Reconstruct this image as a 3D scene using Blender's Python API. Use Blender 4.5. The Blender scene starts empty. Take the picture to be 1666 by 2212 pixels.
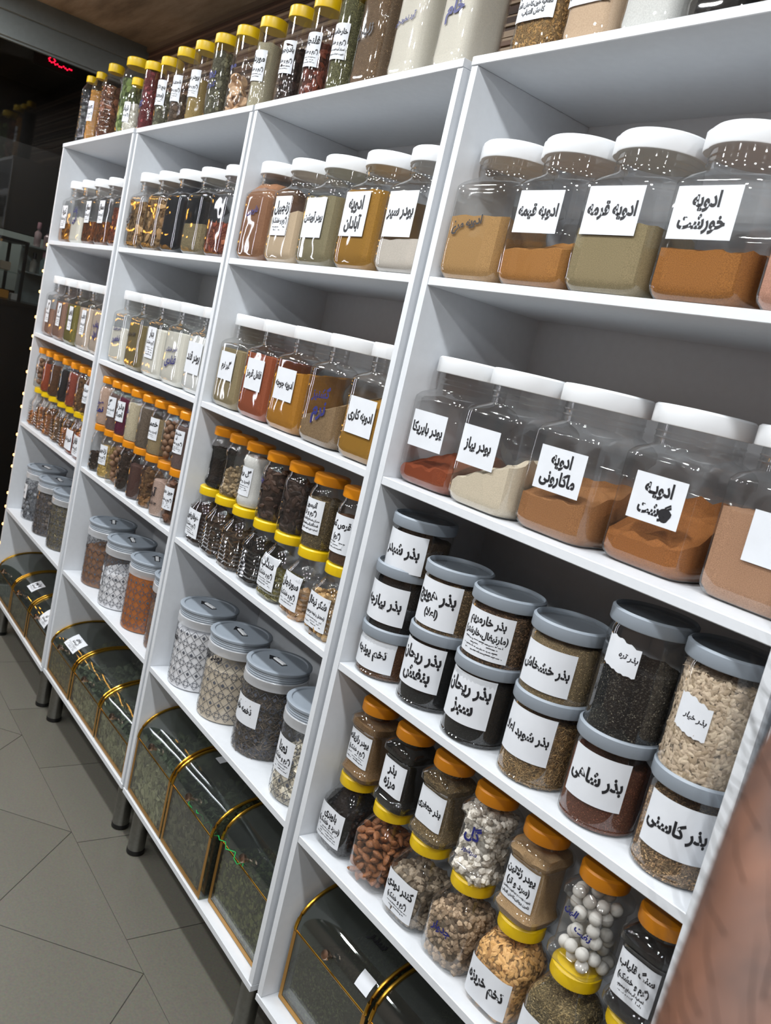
import bpy, math, random
import numpy as np
random.seed(7); rng = np.random.default_rng(7)
PI = math.pi
scene = bpy.context.scene
COL = scene.collection

# ------------------------------------------------------------------ camera
ROT = np.array([[0.5662, 0.7928, 0.2258], [0.2678, 0.0822, -0.9600], [-0.7796, 0.6040, -0.1657]])
_u, _s, _v = np.linalg.svd(ROT); ROT = _u @ _v
from mathutils import Matrix, Vector
cam_d = bpy.data.cameras.new('camera'); cam = bpy.data.objects.new('camera', cam_d); COL.objects.link(cam)
cam_d.sensor_fit = 'VERTICAL'; cam_d.sensor_height = 24.0; cam_d.lens = 24.0 * 1870.86 / 2212.0
M = Matrix.Identity(4)
for i in range(3):
    M[i][0] = ROT[0][i]; M[i][1] = -ROT[1][i]; M[i][2] = -ROT[2][i]
FZ = 0.18
M[0][3], M[1][3], M[2][3] = 3.8725, -0.9876, 1.3618 + FZ
cam.matrix_world = M
cam_d.clip_start = 0.02
cam_d.dof.use_dof = True; cam_d.dof.focus_distance = 1.7; cam_d.dof.aperture_fstop = 6.5
scene.camera = cam

# ------------------------------------------------------------------ view, world, lights
vs = scene.view_settings
vs.view_transform = 'Standard'; vs.look = 'None'; vs.gamma = 1.0; vs.exposure = 0.30
vs.use_curve_mapping = False
scene.cycles.transparent_max_bounces = 28
scene.cycles.max_bounces = 7; scene.cycles.diffuse_bounces = 3; scene.cycles.glossy_bounces = 4
scene.cycles.sample_clamp_indirect = 4.0
scene.cycles.use_denoising = True
w = bpy.data.worlds.new('night'); scene.world = w; w.use_nodes = True
w.node_tree.nodes['Background'].inputs[0].default_value = (0.010, 0.011, 0.013, 1)
w.node_tree.nodes['Background'].inputs[1].default_value = .6
CEIL = 2.68
LAMPS = [(x, y) for y in (-0.7, -1.6, -2.5) for x in (0.0, 0.8, 1.6, 2.4, 3.2, 4.0, 4.8)]
LAMP_W = {-0.7: 8.8, -1.6: 6.2, -2.5: 6.6}
LAMP_C = (0.94, 0.975, 1.0)
for (x, y) in LAMPS:
    ld = bpy.data.lights.new('downlight_glow', 'AREA'); ld.shape = 'DISK'; ld.size = 0.12
    ld.energy = LAMP_W[y]; ld.color = LAMP_C
    lo = bpy.data.objects.new('downlight_glow', ld); COL.objects.link(lo); lo.location = (x, y, CEIL - 0.022)

# ------------------------------------------------------------------ materials
def lin(c):
    if isinstance(c, str):
        c = [int(c[i:i+2], 16) / 255 for i in (0, 2, 4)]
    return tuple((v / 12.92 if v <= 0.04045 else ((v + 0.055) / 1.055) ** 2.4) for v in c[:3])
MATS = {}
def newmat(name):
    m = bpy.data.materials.new(name); m.use_nodes = True
    nt = m.node_tree; b = nt.nodes['Principled BSDF']
    return m, nt, b
def plain(name, col, rough=0.5, metal=0.0, noise=0.0, nscale=40, bump=0.0, emit=0.0, spec=0.5):
    if name in MATS: return MATS[name]
    m, nt, b = newmat(name)
    c = lin(col)
    b.inputs['Base Color'].default_value = (*c, 1); b.inputs['Roughness'].default_value = rough
    b.inputs['Metallic'].default_value = metal
    b.inputs['Specular IOR Level'].default_value = spec
    if noise or bump:
        tc = nt.nodes.new('ShaderNodeTexCoord'); no = nt.nodes.new('ShaderNodeTexNoise')
        no.inputs['Scale'].default_value = nscale; no.inputs['Detail'].default_value = 6
        nt.links.new(tc.outputs['Object'], no.inputs['Vector'])
        if noise:
            r = nt.nodes.new('ShaderNodeValToRGB')
            r.color_ramp.elements[0].position = 0.3; r.color_ramp.elements[1].position = 0.7
            r.color_ramp.elements[0].color = (*[v * (1 - noise) for v in c], 1)
            r.color_ramp.elements[1].color = (*[min(1, v * (1 + noise)) for v in c], 1)
            nt.links.new(no.outputs['Fac'], r.inputs['Fac']); nt.links.new(r.outputs['Color'], b.inputs['Base Color'])
        if bump:
            bp = nt.nodes.new('ShaderNodeBump'); bp.inputs['Strength'].default_value = bump; bp.inputs['Distance'].default_value = 0.002
            nt.links.new(no.outputs['Fac'], bp.inputs['Height']); nt.links.new(bp.outputs['Normal'], b.inputs['Normal'])
    if emit:
        b.inputs['Emission Color'].default_value = (*c, 1); b.inputs['Emission Strength'].default_value = emit
    MATS[name] = m; return m
def clear(name, tint=(0.97, 0.98, 0.98), base=0.05, gain=0.55, rough=0.04, wav=0.15, wscale=14, diffuse=0.0, power=3.2):
    """thin clear plastic or glass: lets light through, mirrors more at grazing angles"""
    if name in MATS: return MATS[name]
    m = bpy.data.materials.new(name); m.use_nodes = True; nt = m.node_tree; nt.nodes.clear()
    out = nt.nodes.new('ShaderNodeOutputMaterial'); mix = nt.nodes.new('ShaderNodeMixShader')
    tr = nt.nodes.new('ShaderNodeBsdfTransparent'); tr.inputs[0].default_value = (*tint, 1)
    gl = nt.nodes.new('ShaderNodeBsdfGlossy'); gl.inputs['Roughness'].default_value = rough
    lw = nt.nodes.new('ShaderNodeLayerWeight'); lw.inputs['Blend'].default_value = 0.5
    pw = nt.nodes.new('ShaderNodeMath'); pw.operation = 'POWER'; pw.inputs[1].default_value = power
    mu = nt.nodes.new('ShaderNodeMath'); mu.operation = 'MULTIPLY_ADD'; mu.inputs[1].default_value = gain; mu.inputs[2].default_value = base
    nt.links.new(lw.outputs['Facing'], pw.inputs[0]); nt.links.new(pw.outputs[0], mu.inputs[0])
    if wav:
        tc = nt.nodes.new('ShaderNodeTexCoord'); no = nt.nodes.new('ShaderNodeTexNoise'); no.inputs['Scale'].default_value = wscale
        no.inputs['Detail'].default_value = 1
        bp = nt.nodes.new('ShaderNodeBump'); bp.inputs['Strength'].default_value = wav; bp.inputs['Distance'].default_value = 0.02
        nt.links.new(tc.outputs['Object'], no.inputs['Vector']); nt.links.new(no.outputs['Fac'], bp.inputs['Height'])
        nt.links.new(bp.outputs['Normal'], gl.inputs['Normal'])
    nt.links.new(mu.outputs[0], mix.inputs['Fac']); nt.links.new(tr.outputs[0], mix.inputs[1]); nt.links.new(gl.outputs[0], mix.inputs[2])
    last = mix
    if diffuse:
        mx = nt.nodes.new('ShaderNodeMixShader'); mx.inputs['Fac'].default_value = diffuse
        df = nt.nodes.new('ShaderNodeBsdfDiffuse'); df.inputs[0].default_value = (*tint, 1)
        nt.links.new(mix.outputs[0], mx.inputs[1]); nt.links.new(df.outputs[0], mx.inputs[2]); last = mx
    nt.links.new(last.outputs[0], out.inputs['Surface'])
    MATS[name] = m; return m
def grainy(name, cols, scale=300, bump=0.4, rough=0.8, kind='voronoi'):
    """loose goods: cells of a few close colours, each cell raised"""
    if name in MATS: return MATS[name]
    m, nt, b = newmat(name)
    tc = nt.nodes.new('ShaderNodeTexCoord')
    if kind == 'voronoi':
        vo = nt.nodes.new('ShaderNodeTexVoronoi'); vo.inputs['Scale'].default_value = scale
        sep = nt.nodes.new('ShaderNodeSeparateColor'); nt.links.new(vo.outputs['Color'], sep.inputs[0]); fac = sep.outputs[0]
        hgt = vo.outputs['Distance']
    else:
        vo = nt.nodes.new('ShaderNodeTexNoise'); vo.inputs['Scale'].default_value = scale; vo.inputs['Detail'].default_value = 8
        vo.inputs['Roughness'].default_value = 0.7; fac = hgt = vo.outputs['Fac']
    nt.links.new(tc.outputs['Object'], vo.inputs['Vector'])
    r = nt.nodes.new('ShaderNodeValToRGB'); cr = r.color_ramp
    lo, hi = (0.0, 1.0) if kind == 'voronoi' else (0.32, 0.66)
    n = len(cols)
    cr.elements[0].position = lo; cr.elements[1].position = hi
    cr.elements[0].color = (*lin(cols[0]), 1); cr.elements[1].color = (*lin(cols[-1]), 1)
    for k in range(1, n - 1):
        e = cr.elements.new(lo + (hi - lo) * k / (n - 1)); e.color = (*lin(cols[k]), 1)
    nt.links.new(fac, r.inputs['Fac']); nt.links.new(r.outputs['Color'], b.inputs['Base Color'])
    b.inputs['Roughness'].default_value = rough; b.inputs['Specular IOR Level'].default_value = 0.25
    bp = nt.nodes.new('ShaderNodeBump'); bp.inputs['Strength'].default_value = bump; bp.inputs['Distance'].default_value = 0.003
    bp.invert = kind == 'voronoi'
    nt.links.new(hgt, bp.inputs['Height']); nt.links.new(bp.outputs['Normal'], b.inputs['Normal'])
    MATS[name] = m; return m
def pieces_mat(name, cols, rough=0.6):
    """each loose piece of a mesh its own shade"""
    if name in MATS: return MATS[name]
    m, nt, b = newmat(name)
    g = nt.nodes.new('ShaderNodeNewGeometry'); r = nt.nodes.new('ShaderNodeValToRGB'); cr = r.color_ramp
    n = len(cols); cr.elements[0].color = (*lin(cols[0]), 1); cr.elements[1].color = (*lin(cols[-1]), 1)
    for k in range(1, n - 1):
        e = cr.elements.new(k / (n - 1)); e.color = (*lin(cols[k]), 1)
    nt.links.new(g.outputs['Random Per Island'], r.inputs['Fac']); nt.links.new(r.outputs['Color'], b.inputs['Base Color'])
    b.inputs['Roughness'].default_value = rough; b.inputs['Specular IOR Level'].default_value = 0.3
    MATS[name] = m; return m

WHITE = plain('white_melamine', 'd3d7dc', 0.42, noise=0.02, nscale=60)
PAPER = plain('label_paper', 'd6dae0', 0.55, noise=0.03, nscale=25)
INK = plain('black_ink', '15151a', 0.6)
BLUEPEN = plain('blue_marker', '1b2066', 0.5)
BLACKPEN = plain('black_marker', '17171f', 0.5)
GREYLID = plain('grey_plastic', '8c959f', 0.42, bump=0.05, nscale=200)
WHITELID = plain('white_plastic', 'e8ebee', 0.35)
ORANGE = plain('orange_plastic', 'd68610', 0.36)
YELLOW = plain('yellow_plastic', 'e0bb0e', 0.34)
PET = clear('clear_plastic', (0.955, 0.96, 0.96), 0.075, 0.62, 0.045, 0.16, 14, diffuse=.006, power=2.4)
PETROUND = clear('round_jar_plastic', (0.955, 0.96, 0.96), 0.085, 0.55, 0.045, 0.16, 16, diffuse=.006, power=2.4)
CRYSTAL = clear('canister_plastic', (0.97, 0.975, 0.98), 0.05, 0.45, 0.05, 0.05, 8, diffuse=0.02)
FROST = clear('frosted_rim', (0.93, 0.94, 0.96), 0.06, 0.4, 0.25, 0.05, 8, diffuse=0.30)
GOLD = plain('gold_metal', 'c79a3a', 0.22, 1.0)
GOLDTAPE = plain('gold_tape', 'b98a45', 0.34, 0.75)
SMOKE = clear('smoked_glass', (0.83, 0.845, 0.80), 0.055, 0.60, 0.03, 0.05, 6, diffuse=.010, power=2.6)
STEEL = plain('brushed_steel', '8f8f8c', 0.33, 1.0, noise=0.08, nscale=90)
BLACKPL = plain('black_plastic', '0c0c0d', 0.45)
BRONZE = plain('copper_knob', 'c4aa98', 0.25, 1.0)

# ------------------------------------------------------------------ mesh helpers
def sharp(me, ang=math.radians(38)):
    me.shade_smooth()
    try: me.set_sharp_from_angle(angle=ang)
    except Exception: pass
def mesh(name, v, f, m, smooth=True):
    me = bpy.data.meshes.new(name)
    me.from_pydata([tuple(map(float, p)) for p in v], [], [tuple(map(int, q)) for q in f])
    me.update()
    if smooth: sharp(me)
    if m is not None:
        for mm in (m if isinstance(m, (list, tuple)) else [m]): me.materials.append(mm)
    return me
def add(name, me, parent=None, loc=None, rz=0.0):
    o = bpy.data.objects.new(name, me); COL.objects.link(o)
    if parent is not None: o.parent = parent
    if loc is not None: o.location = loc
    if rz: o.rotation_euler = (0, 0, rz)
    return o
def thing(name, label, cat, loc, rz=0.0, group=None):
    o = bpy.data.objects.new(name, None); COL.objects.link(o); o.empty_display_size = 0.03
    o.location = loc; o.rotation_euler = (0, 0, rz); o['label'] = label; o['category'] = cat
    if group: o['group'] = group
    return o
def tag(o, label, cat, group=None, kind=None):
    o['label'] = label; o['category'] = cat
    if group: o['group'] = group
    if kind: o['kind'] = kind
    return o
class MB:
    def __init__(s): s.v = []; s.f = []
    def box(s, x0, x1, y0, y1, z0, z1, bev=0.0):
        n = len(s.v)
        if bev <= 0:
            s.v += [(x, y, z) for z in (z0, z1) for y in (y0, y1) for x in (x0, x1)]
            s.f += [tuple(n + i for i in q) for q in ((0, 2, 3, 1), (4, 5, 7, 6), (0, 1, 5, 4), (2, 6, 7, 3), (0, 4, 6, 2), (1, 3, 7, 5))]
        else:
            b = bev
            s.v += [(x, y, z) for (z, e) in ((z0, b), (z0 + b, 0), (z1 - b, 0), (z1, b)) for (x, y) in ((x0 + e, y0 + e), (x1 - e, y0 + e), (x1 - e, y1 - e), (x0 + e, y1 - e))]
            s.f.append((n + 3, n + 2, n + 1, n)); s.f.append((n + 12, n + 13, n + 14, n + 15))
            for k in range(3):
                for i in range(4):
                    a = n + 4 * k + i; c = n + 4 * k + (i + 1) % 4
                    s.f.append((a, c, c + 4, a + 4))
        return s
    def tube(s, pts, r, n=8, cap=True):
        pts = [np.array(p, float) for p in pts]; b0 = len(s.v)
        for i, p in enumerate(pts):
            t = pts[min(i + 1, len(pts) - 1)] - pts[max(i - 1, 0)]; t /= np.linalg.norm(t) + 1e-12
            a = np.cross(t, (0, 0, 1) if abs(t[2]) < 0.9 else (1, 0, 0)); a /= np.linalg.norm(a); b = np.cross(t, a)
            rr = r[i] if isinstance(r, (list, tuple)) else r
            for k in range(n):
                c = 2 * PI * k / n; s.v.append(tuple(p + rr * (math.cos(c) * a + math.sin(c) * b)))
        for i in range(len(pts) - 1):
            for k in range(n):
                a = b0 + i * n + k; c = b0 + i * n + (k + 1) % n
                s.f.append((a, c, c + n, a + n))
        if cap:
            s.f.append(tuple(b0 + k for k in range(n))[::-1]); s.f.append(tuple(b0 + (len(pts) - 1) * n + k for k in range(n)))
        return s
    def lathe(s, prof, n=32, cx=0, cy=0):
        b0 = len(s.v)
        for (r, z) in prof:
            for k in range(n):
                a = 2 * PI * k / n; s.v.append((cx + r * math.cos(a), cy + r * math.sin(a), z))
        for i in range(len(prof) - 1):
            for k in range(n):
                a = b0 + i * n + k; c = b0 + i * n + (k + 1) % n
                s.f.append((a, c, c + n, a + n))
        s.f.append(tuple(b0 + k for k in range(n))[::-1]); s.f.append(tuple(b0 + (len(prof) - 1) * n + k for k in range(n)))
        return s
    def build(s, name, m, smooth=True): return mesh(name, s.v, s.f, m, smooth)
    def obj(s, name, m, parent=None, loc=None, rz=0, smooth=True): return add(name, s.build(name, m, smooth), parent, loc, rz)
def structure(o): o['kind'] = 'structure'; return o

# jar profiles: rings (z, half width, half depth, roundness power)
SEG = 44
ANG = np.arange(SEG) * 2 * PI / SEG - PI / 2
def ring(z, a, b, p, grip=0.0):
    c, s_ = np.cos(ANG), np.sin(ANG)
    r = ((np.abs(c) / a) ** p + (np.abs(s_) / b) ** p) ** (-1.0 / p)
    x, y = r * c, r * s_
    if grip: y = np.where(y > 0, y * (1 - grip), y)
    return np.stack([x, y, np.full(SEG, z)], 1)
def loft_mesh(name, rings, m, cap_top=True):
    v = np.concatenate(rings); f = []; n = len(rings)
    for i in range(n - 1):
        for k in range(SEG):
            a = i * SEG + k; c = i * SEG + (k + 1) % SEG
            f.append((a, c, c + SEG, a + SEG))
    f.append(tuple(range(SEG))[::-1])
    if cap_top: f.append(tuple((n - 1) * SEG + k for k in range(SEG)))
    return mesh(name, v, f, m)
class Jar:
    def __init__(s, prof, lid, pet=PET, grip=None, ribs=None, name='spice_jar'):
        s.prof = prof; s.lid = lid; s.pet = pet; s.grip = grip; s.name = name
        s.z = [r[0] for r in prof]
        if ribs:
            z0, z1, n, d = ribs; out = [r for r in prof if r[0] < z0]
            for k in range(n * 4 + 1):
                zz = z0 + (z1 - z0) * k / (n * 4); a, b, p = s.at(zz)
                e = d * (0.5 - 0.5 * math.cos(2 * PI * k / 4)) if k % 4 else 0
                out.append((zz, a - e, b - e, p))
            out += [r for r in prof if r[0] > z1]; s.out = out
        else: s.out = prof
        s.body_me = s.lid_me = None
    def at(s, z):
        return tuple(float(np.interp(z, s.z, [r[k] for r in s.prof])) for k in (1, 2, 3))
    def g(s, z):
        if not s.grip: return 0.0
        z0, z1, k = s.grip
        t = (z - z0) / (z1 - z0)
        return k * math.sin(PI * t) ** 0.6 if 0 < t < 1 else 0.0
    def rings(s, inset=0.0):
        zs = list(s.out)
        if s.grip:
            z0, z1, k = s.grip
            extra = [(zz, *s.at(zz)) for zz in np.linspace(z0, z1, 9)]
            zs = sorted(zs + extra)
        return [ring(z, a - inset, b - inset, p, s.g(z)) for z, a, b, p in zs]
    def face(s, x, z, off=0.0006, rot=0.0):
        """point on the front of the jar at arc length x from the middle"""
        a, b, p = s.at(z)
        if p < 2.6:
            t = x / a + rot; return ((a + off) * math.sin(t), -(b + off) * math.cos(t), z)
        q = min(abs(x) / a, 0.985)
        y = -b * (1 - q ** p) ** (1 / p) - off
        return (x, y, z)

def lid_plain(r, z0, z1, knurl=0, recess=0.0, lip=False):
    mb = MB(); n = 48
    prof = [(r * 0.985, z0), (r, z0 + 0.0015), (r, z1 - 0.003), (r - 0.003, z1)]
    if recess: prof += [(r - 0.004, z1), (r - 0.0055, z1 - recess), (0.002, z1 - recess)]
    else: prof += [(r * 0.8, z1 + 0.0006), (0.002, z1 + 0.0008)]
    mb.lathe(prof, n if not knurl else knurl)
    if knurl:
        for i in range(len(mb.v)):
            ringi, k = divmod(i, knurl); x, y, z = mb.v[i]
            if ringi in (0, 1, 2) and k % 2: mb.v[i] = (x * 0.985, y * 0.985, z)
    if lip:
        for i in range(len(mb.v)):
            x, y, z = mb.v[i]; a = math.atan2(y, x); rr = math.hypot(x, y)
            d = abs((a - math.radians(200) + PI) % (2 * PI) - PI)
            if rr > r * 0.9 and d < 0.42:
                k = 1 + 0.10 * math.cos(d / 0.42 * PI / 2); mb.v[i] = (x * k, y * k, z)
    return mb

BIG = Jar([(0, .060, .065, 6), (.004, .069, .074, 6), (.012, .074, .079, 7), (.02, .075, .080, 8), (.162, .075, .080, 8), (.1655, .0742, .0792, 8), (.174, .0705, .0735, 6), (.181, .0672, .0675, 2.8),
           (.185, .0660, .0660, 2), (.188, .0655, .0655, 2), (.194, .0655, .0655, 2), (.196, .0672, .0672, 2), (.198, .0655, .0655, 2), (.203, .0655, .0655, 2), (.205, .0672, .0672, 2), (.207, .0655, .0655, 2), (.222, .0655, .0655, 2)], (.0715, .2165, .246, WHITELID, dict(lip=True)), grip=(.075, .15, .42), name='spice_jar')
def grey(h, r=.060):
    return Jar([(0, r - .004, r - .004, 2), (.002, r, r, 2), (.008, r, r, 2), (.0095, r - .0012, r - .0012, 2), (.011, r, r, 2), (h - .030, r, r, 2), (h - .024, r - .002, r - .002, 2), (h - .004, r - .002, r - .002, 2)],
               (r + .0035, h - .022, h, GREYLID, dict(recess=.011)), pet=PETROUND, name='storage_jar')
GREY = {}
def grey_of(h):
    if h not in GREY: GREY[h] = grey(h)
    return GREY[h]
def honey(a, ribs):
    return Jar([(0, a - .010, a - .010, 4), (.004, a - .003, a - .003, 4), (.012, a, a, 4), (.088, a, a, 4), (.098, a - .001, a - .001, 3.6), (.118, a - .011, a - .011, 2.8), (.130, a - .016, a - .016, 2.2), (.136, .0345, .0345, 2), (.155, .0345, .0345, 2)],
               (.0395, .140, .162, YELLOW, dict(knurl=96)), ribs=(.014, .086, 7, .0022) if ribs else None, name='screw_top_jar')
HONEY = honey(.052, False); HONEYR = honey(.049, True)
SQ = Jar([(0, .034, .034, 4), (.004, .040, .040, 4), (.010, .0445, .0445, 4.5), (.022, .0445, .0445, 4.5), (.028, .0395, .0395, 5), (.032, .0378, .0378, 5), (.102, .0378, .0378, 5), (.106, .0395, .0395, 5), (.111, .0445, .0445, 4.5), (.122, .0445, .0445, 4.5), (.130, .040, .040, 3.4), (.137, .0335, .0335, 2), (.152, .0335, .0335, 2)],
         (.0385, .143, .165, ORANGE, dict(knurl=96)), name='screw_top_jar')
SQR = Jar([(0, .030, .030, 2), (.004, .035, .035, 2), (.012, .039, .039, 2), (.024, .039, .039, 2), (.032, .035, .035, 2), (.102, .035, .035, 2), (.110, .039, .039, 2), (.120, .039, .039, 2), (.130, .035, .035, 2), (.137, .031, .031, 2), (.152, .031, .031, 2)],
          (.036, .143, .165, ORANGE, dict(knurl=96)), pet=PETROUND, name='screw_top_jar')
def cyl(r, lidm): return Jar([(0, r - .006, r - .006, 2), (.004, r - .001, r - .001, 2), (.008, r, r, 2), (.118, r, r, 2), (.128, r - .003, r - .003, 2), (.136, r - .008, r - .008, 2), (.152, r - .008, r - .008, 2)],
                 (r - .003, .143, .165, lidm, dict(knurl=96)), pet=PETROUND, name='screw_top_jar')
CYL4 = cyl(.043, ORANGE); CYL3 = cyl(.036, ORANGE); CYLB = cyl(.037, ORANGE)
TALL = Jar([(0, .030, .030, 2), (.003, .0335, .0335, 2), (.006, .034, .034, 2), (.206, .034, .034, 2), (.210, .033, .033, 2), (.226, .033, .033, 2)], (.036, .212, .240, YELLOW, dict(knurl=0)), pet=PETROUND, name='tall_jar')
SHORTTALL = Jar([(0, .030, .030, 2), (.003, .0335, .0335, 2), (.006, .034, .034, 2), (.196, .034, .034, 2), (.200, .033, .033, 2), (.214, .033, .033, 2)], (.036, .200, .228, YELLOW, dict(knurl=0)), pet=PETROUND, name='tall_jar')
BOT = Jar([(0, .024, .024, 2), (.006, .031, .031, 2), (.03, .032, .032, 2), (.12, .031, .031, 2), (.2, .032, .032, 2), (.225, .027, .027, 2), (.238, .019, .019, 2), (.255, .019, .019, 2)], (.0205, .247, .272, YELLOW, {}), pet=PETROUND, ribs=(.04, .19, 6, .0015), name='plastic_bottle')
FAT = Jar([(0, .032, .032, 2), (.006, .041, .041, 2), (.03, .043, .043, 2), (.2, .043, .043, 2), (.225, .036, .036, 2), (.238, .027, .027, 2), (.262, .027, .027, 2)], (.029, .252, .282, YELLOW, {}), pet=PETROUND, ribs=(.04, .19, 5, .002), name='plastic_bottle')
FAT2 = Jar([(0, .040, .040, 2), (.006, .049, .049, 2), (.03, .051, .051, 2), (.2, .051, .051, 2), (.225, .046, .046, 2), (.235, .041, .041, 2), (.265, .041, .041, 2)], (.044, .244, .274, YELLOW, {}), pet=PETROUND, name='plastic_jar')
SMALLB = Jar([(0, .026, .026, 2), (.006, .034, .034, 2), (.02, .035, .035, 2), (.105, .035, .035, 2), (.14, .027, .027, 2), (.155, .021, .021, 2), (.172, .021, .021, 2)], (.0235, .165, .19, YELLOW, {}), pet=PETROUND, name='plastic_bottle')
TUB = Jar([(0, .045, .045, 4), (.004, .050, .050, 5), (.03, .052, .052, 5), (.034, .0505, .0505, 5), (.19, .0505, .0505, 5), (.194, .052, .052, 5), (.21, .05, .05, 4), (.23, .042, .042, 2), (.25, .042, .042, 2)], (.046, .236, .268, YELLOW, dict(knurl=96)), ribs=None, name='plastic_jar')
CAN = Jar([(0, .072, .072, 2), (.003, .0765, .0765, 2), (.008, .077, .077, 2), (.196, .077, .077, 2)], None, pet=CRYSTAL, name='canister')

# ------------------------------------------------------------------ lettering
_forms = {}
for ch, base, two in [('آ', 0xFE81, 1), ('ا', 0xFE8D, 1), ('ئ', 0xFE89, 0), ('ب', 0xFE8F, 0), ('پ', 0xFB56, 0), ('ت', 0xFE95, 0), ('ث', 0xFE99, 0), ('ج', 0xFE9D, 0), ('چ', 0xFB7A, 0), ('ح', 0xFEA1, 0), ('خ', 0xFEA5, 0),
                      ('د', 0xFEA9, 1), ('ذ', 0xFEAB, 1), ('ر', 0xFEAD, 1), ('ز', 0xFEAF, 1), ('ژ', 0xFB8A, 1), ('س', 0xFEB1, 0), ('ش', 0xFEB5, 0), ('ص', 0xFEB9, 0), ('ض', 0xFEBD, 0), ('ط', 0xFEC1, 0), ('ظ', 0xFEC5, 0),
                      ('ع', 0xFEC9, 0), ('غ', 0xFECD, 0), ('ف', 0xFED1, 0), ('ق', 0xFED5, 0), ('ک', 0xFB8E, 0), ('گ', 0xFB92, 0), ('ل', 0xFEDD, 0), ('م', 0xFEE1, 0), ('ن', 0xFEE5, 0), ('و', 0xFEED, 1), ('ه', 0xFEE9, 0), ('ی', 0xFBFC, 0)]:
    _forms[ch] = (base, two)
def shape(t):
    t = t.replace('لا', '\u0001'); out = []
    dual = lambda c: c == 'ـ' or (c in _forms and not _forms[c][1])
    joins = lambda c: c == 'ـ' or c == '\u0001' or c in _forms
    for i, c in enumerate(t):
        prev = i > 0 and dual(t[i - 1]); nxt = i + 1 < len(t) and joins(t[i + 1])
        if c == '\u0001': out.append(chr(0xFEFC if prev else 0xFEFB)); continue
        if c not in _forms: out.append({'(': ')', ')': '('}.get(c, c)); continue
        base, two = _forms[c]; nxt = nxt and not two
        out.append(chr(base + (3 if prev and nxt else 1 if prev else 2 if nxt else 0)))
    return ''.join(reversed(out))
GLYPH = {}
def prepare(strings):
    """turn every line of writing into a flat triangle mesh of unit height"""
    tmp = []
    for (t, bold) in strings:
        c = bpy.data.curves.new('ink', 'FONT'); c.body = t if t.isascii() else shape(t); c.size = 1.0; c.resolution_u = 3
        c.offset = 0.042 if bold == 1 else (0.036 if bold == 2 else 0.0)
        o = bpy.data.objects.new('ink', c); COL.objects.link(o); tmp.append((t, bold, o))
    bpy.context.view_layer.update()
    dg = bpy.context.evaluated_depsgraph_get()
    for t, bold, o in tmp:
        me = bpy.data.meshes.new_from_object(o.evaluated_get(dg)); me.calc_loop_triangles()
        v = np.empty(len(me.vertices) * 3, np.float32); me.vertices.foreach_get('co', v); v = v.reshape(-1, 3)[:, :2].astype(float)
        f = np.empty(len(me.loop_triangles) * 3, np.int32); me.loop_triangles.foreach_get('vertices', f)
        lo = v.min(0); hi = v.max(0)
        v = v - np.array([(lo[0] + hi[0]) / 2, 0]); kx = .80 if bold == 1 else 1.0; v[:, 0] *= kx
        GLYPH[(t, bold)] = (v, f.reshape(-1, 3), kx * (hi[0] - lo[0]), lo[1], hi[1])
        bpy.data.meshes.remove(me)
    for t, b, o in tmp:
        c = o.data; bpy.data.objects.remove(o); bpy.data.curves.remove(c)
def fineprint(width, h, seed):
    """a line of print too small to read: a run of short strokes"""
    r = random.Random(seed); v = []; f = []; x = -width / 2
    while x < width / 2:
        l = r.uniform(0.6, 2.6) * h; y0 = r.uniform(-0.1, 0.15) * h; t = r.uniform(.22, .42) * h
        if r.random() < 0.8:
            n = len(v); v += [(x, y0), (min(x + l, width / 2), y0 + r.uniform(-.1, .1) * h), (min(x + l, width / 2), y0 + t), (x, y0 + t)]; f += [(n, n + 1, n + 2), (n, n + 2, n + 3)]
            if r.random() < .6:
                n = len(v); q = x + l * r.random(); yy = y0 + t * r.choice((-1.2, 1.5)); v += [(q, yy), (q + .3 * h, yy), (q + .3 * h, yy + .3 * h), (q, yy + .3 * h)]; f += [(n, n + 1, n + 2), (n, n + 2, n + 3)]
        x += l + r.uniform(0.05, .5) * h
    return np.array(v), np.array(f)
def layout(lines, W, H, seed, bold=1):
    """2D ink for a label W x H centred on 0,0"""
    rows = []
    for ln in lines:
        if isinstance(ln, int): rows += [('~', 0.052)] * ln
        elif ln.startswith('.'): rows.append((ln[1:], 0.088))
        elif ln.startswith('('): rows.append((ln, 0.17))
        else: rows.append((ln, None))
    big = [r for r in rows if r[1] is None]
    fixed = sum(r[1] * 1.45 for r in rows if r[1]); free = 0.86 - fixed
    per = min(0.42, free / max(1, len(big)))
    total = fixed + per * len(big); y = total / 2 * H; V = []; F = []; nv = 0
    for k, (t, hh) in enumerate(rows):
        slot = (hh * 1.45 if hh else per) * H; cy = y - slot / 2; y -= slot
        if t == '~':
            v, f = fineprint(W * (0.78 if k % 3 else 0.62), 0.052 * H, seed + k); v = v + np.array([0, cy])
        else:
            v, f, wd, lo, hi = GLYPH[(t, bold)]
            sc = min(0.90 * W / wd, slot * 0.98 / max(hi - lo, 1.05)); v = v * sc + np.array([0, cy - sc * (lo + hi) / 2])
        V.append(v); F.append(f + nv); nv += len(v)
    return np.concatenate(V), np.concatenate(F)
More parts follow.
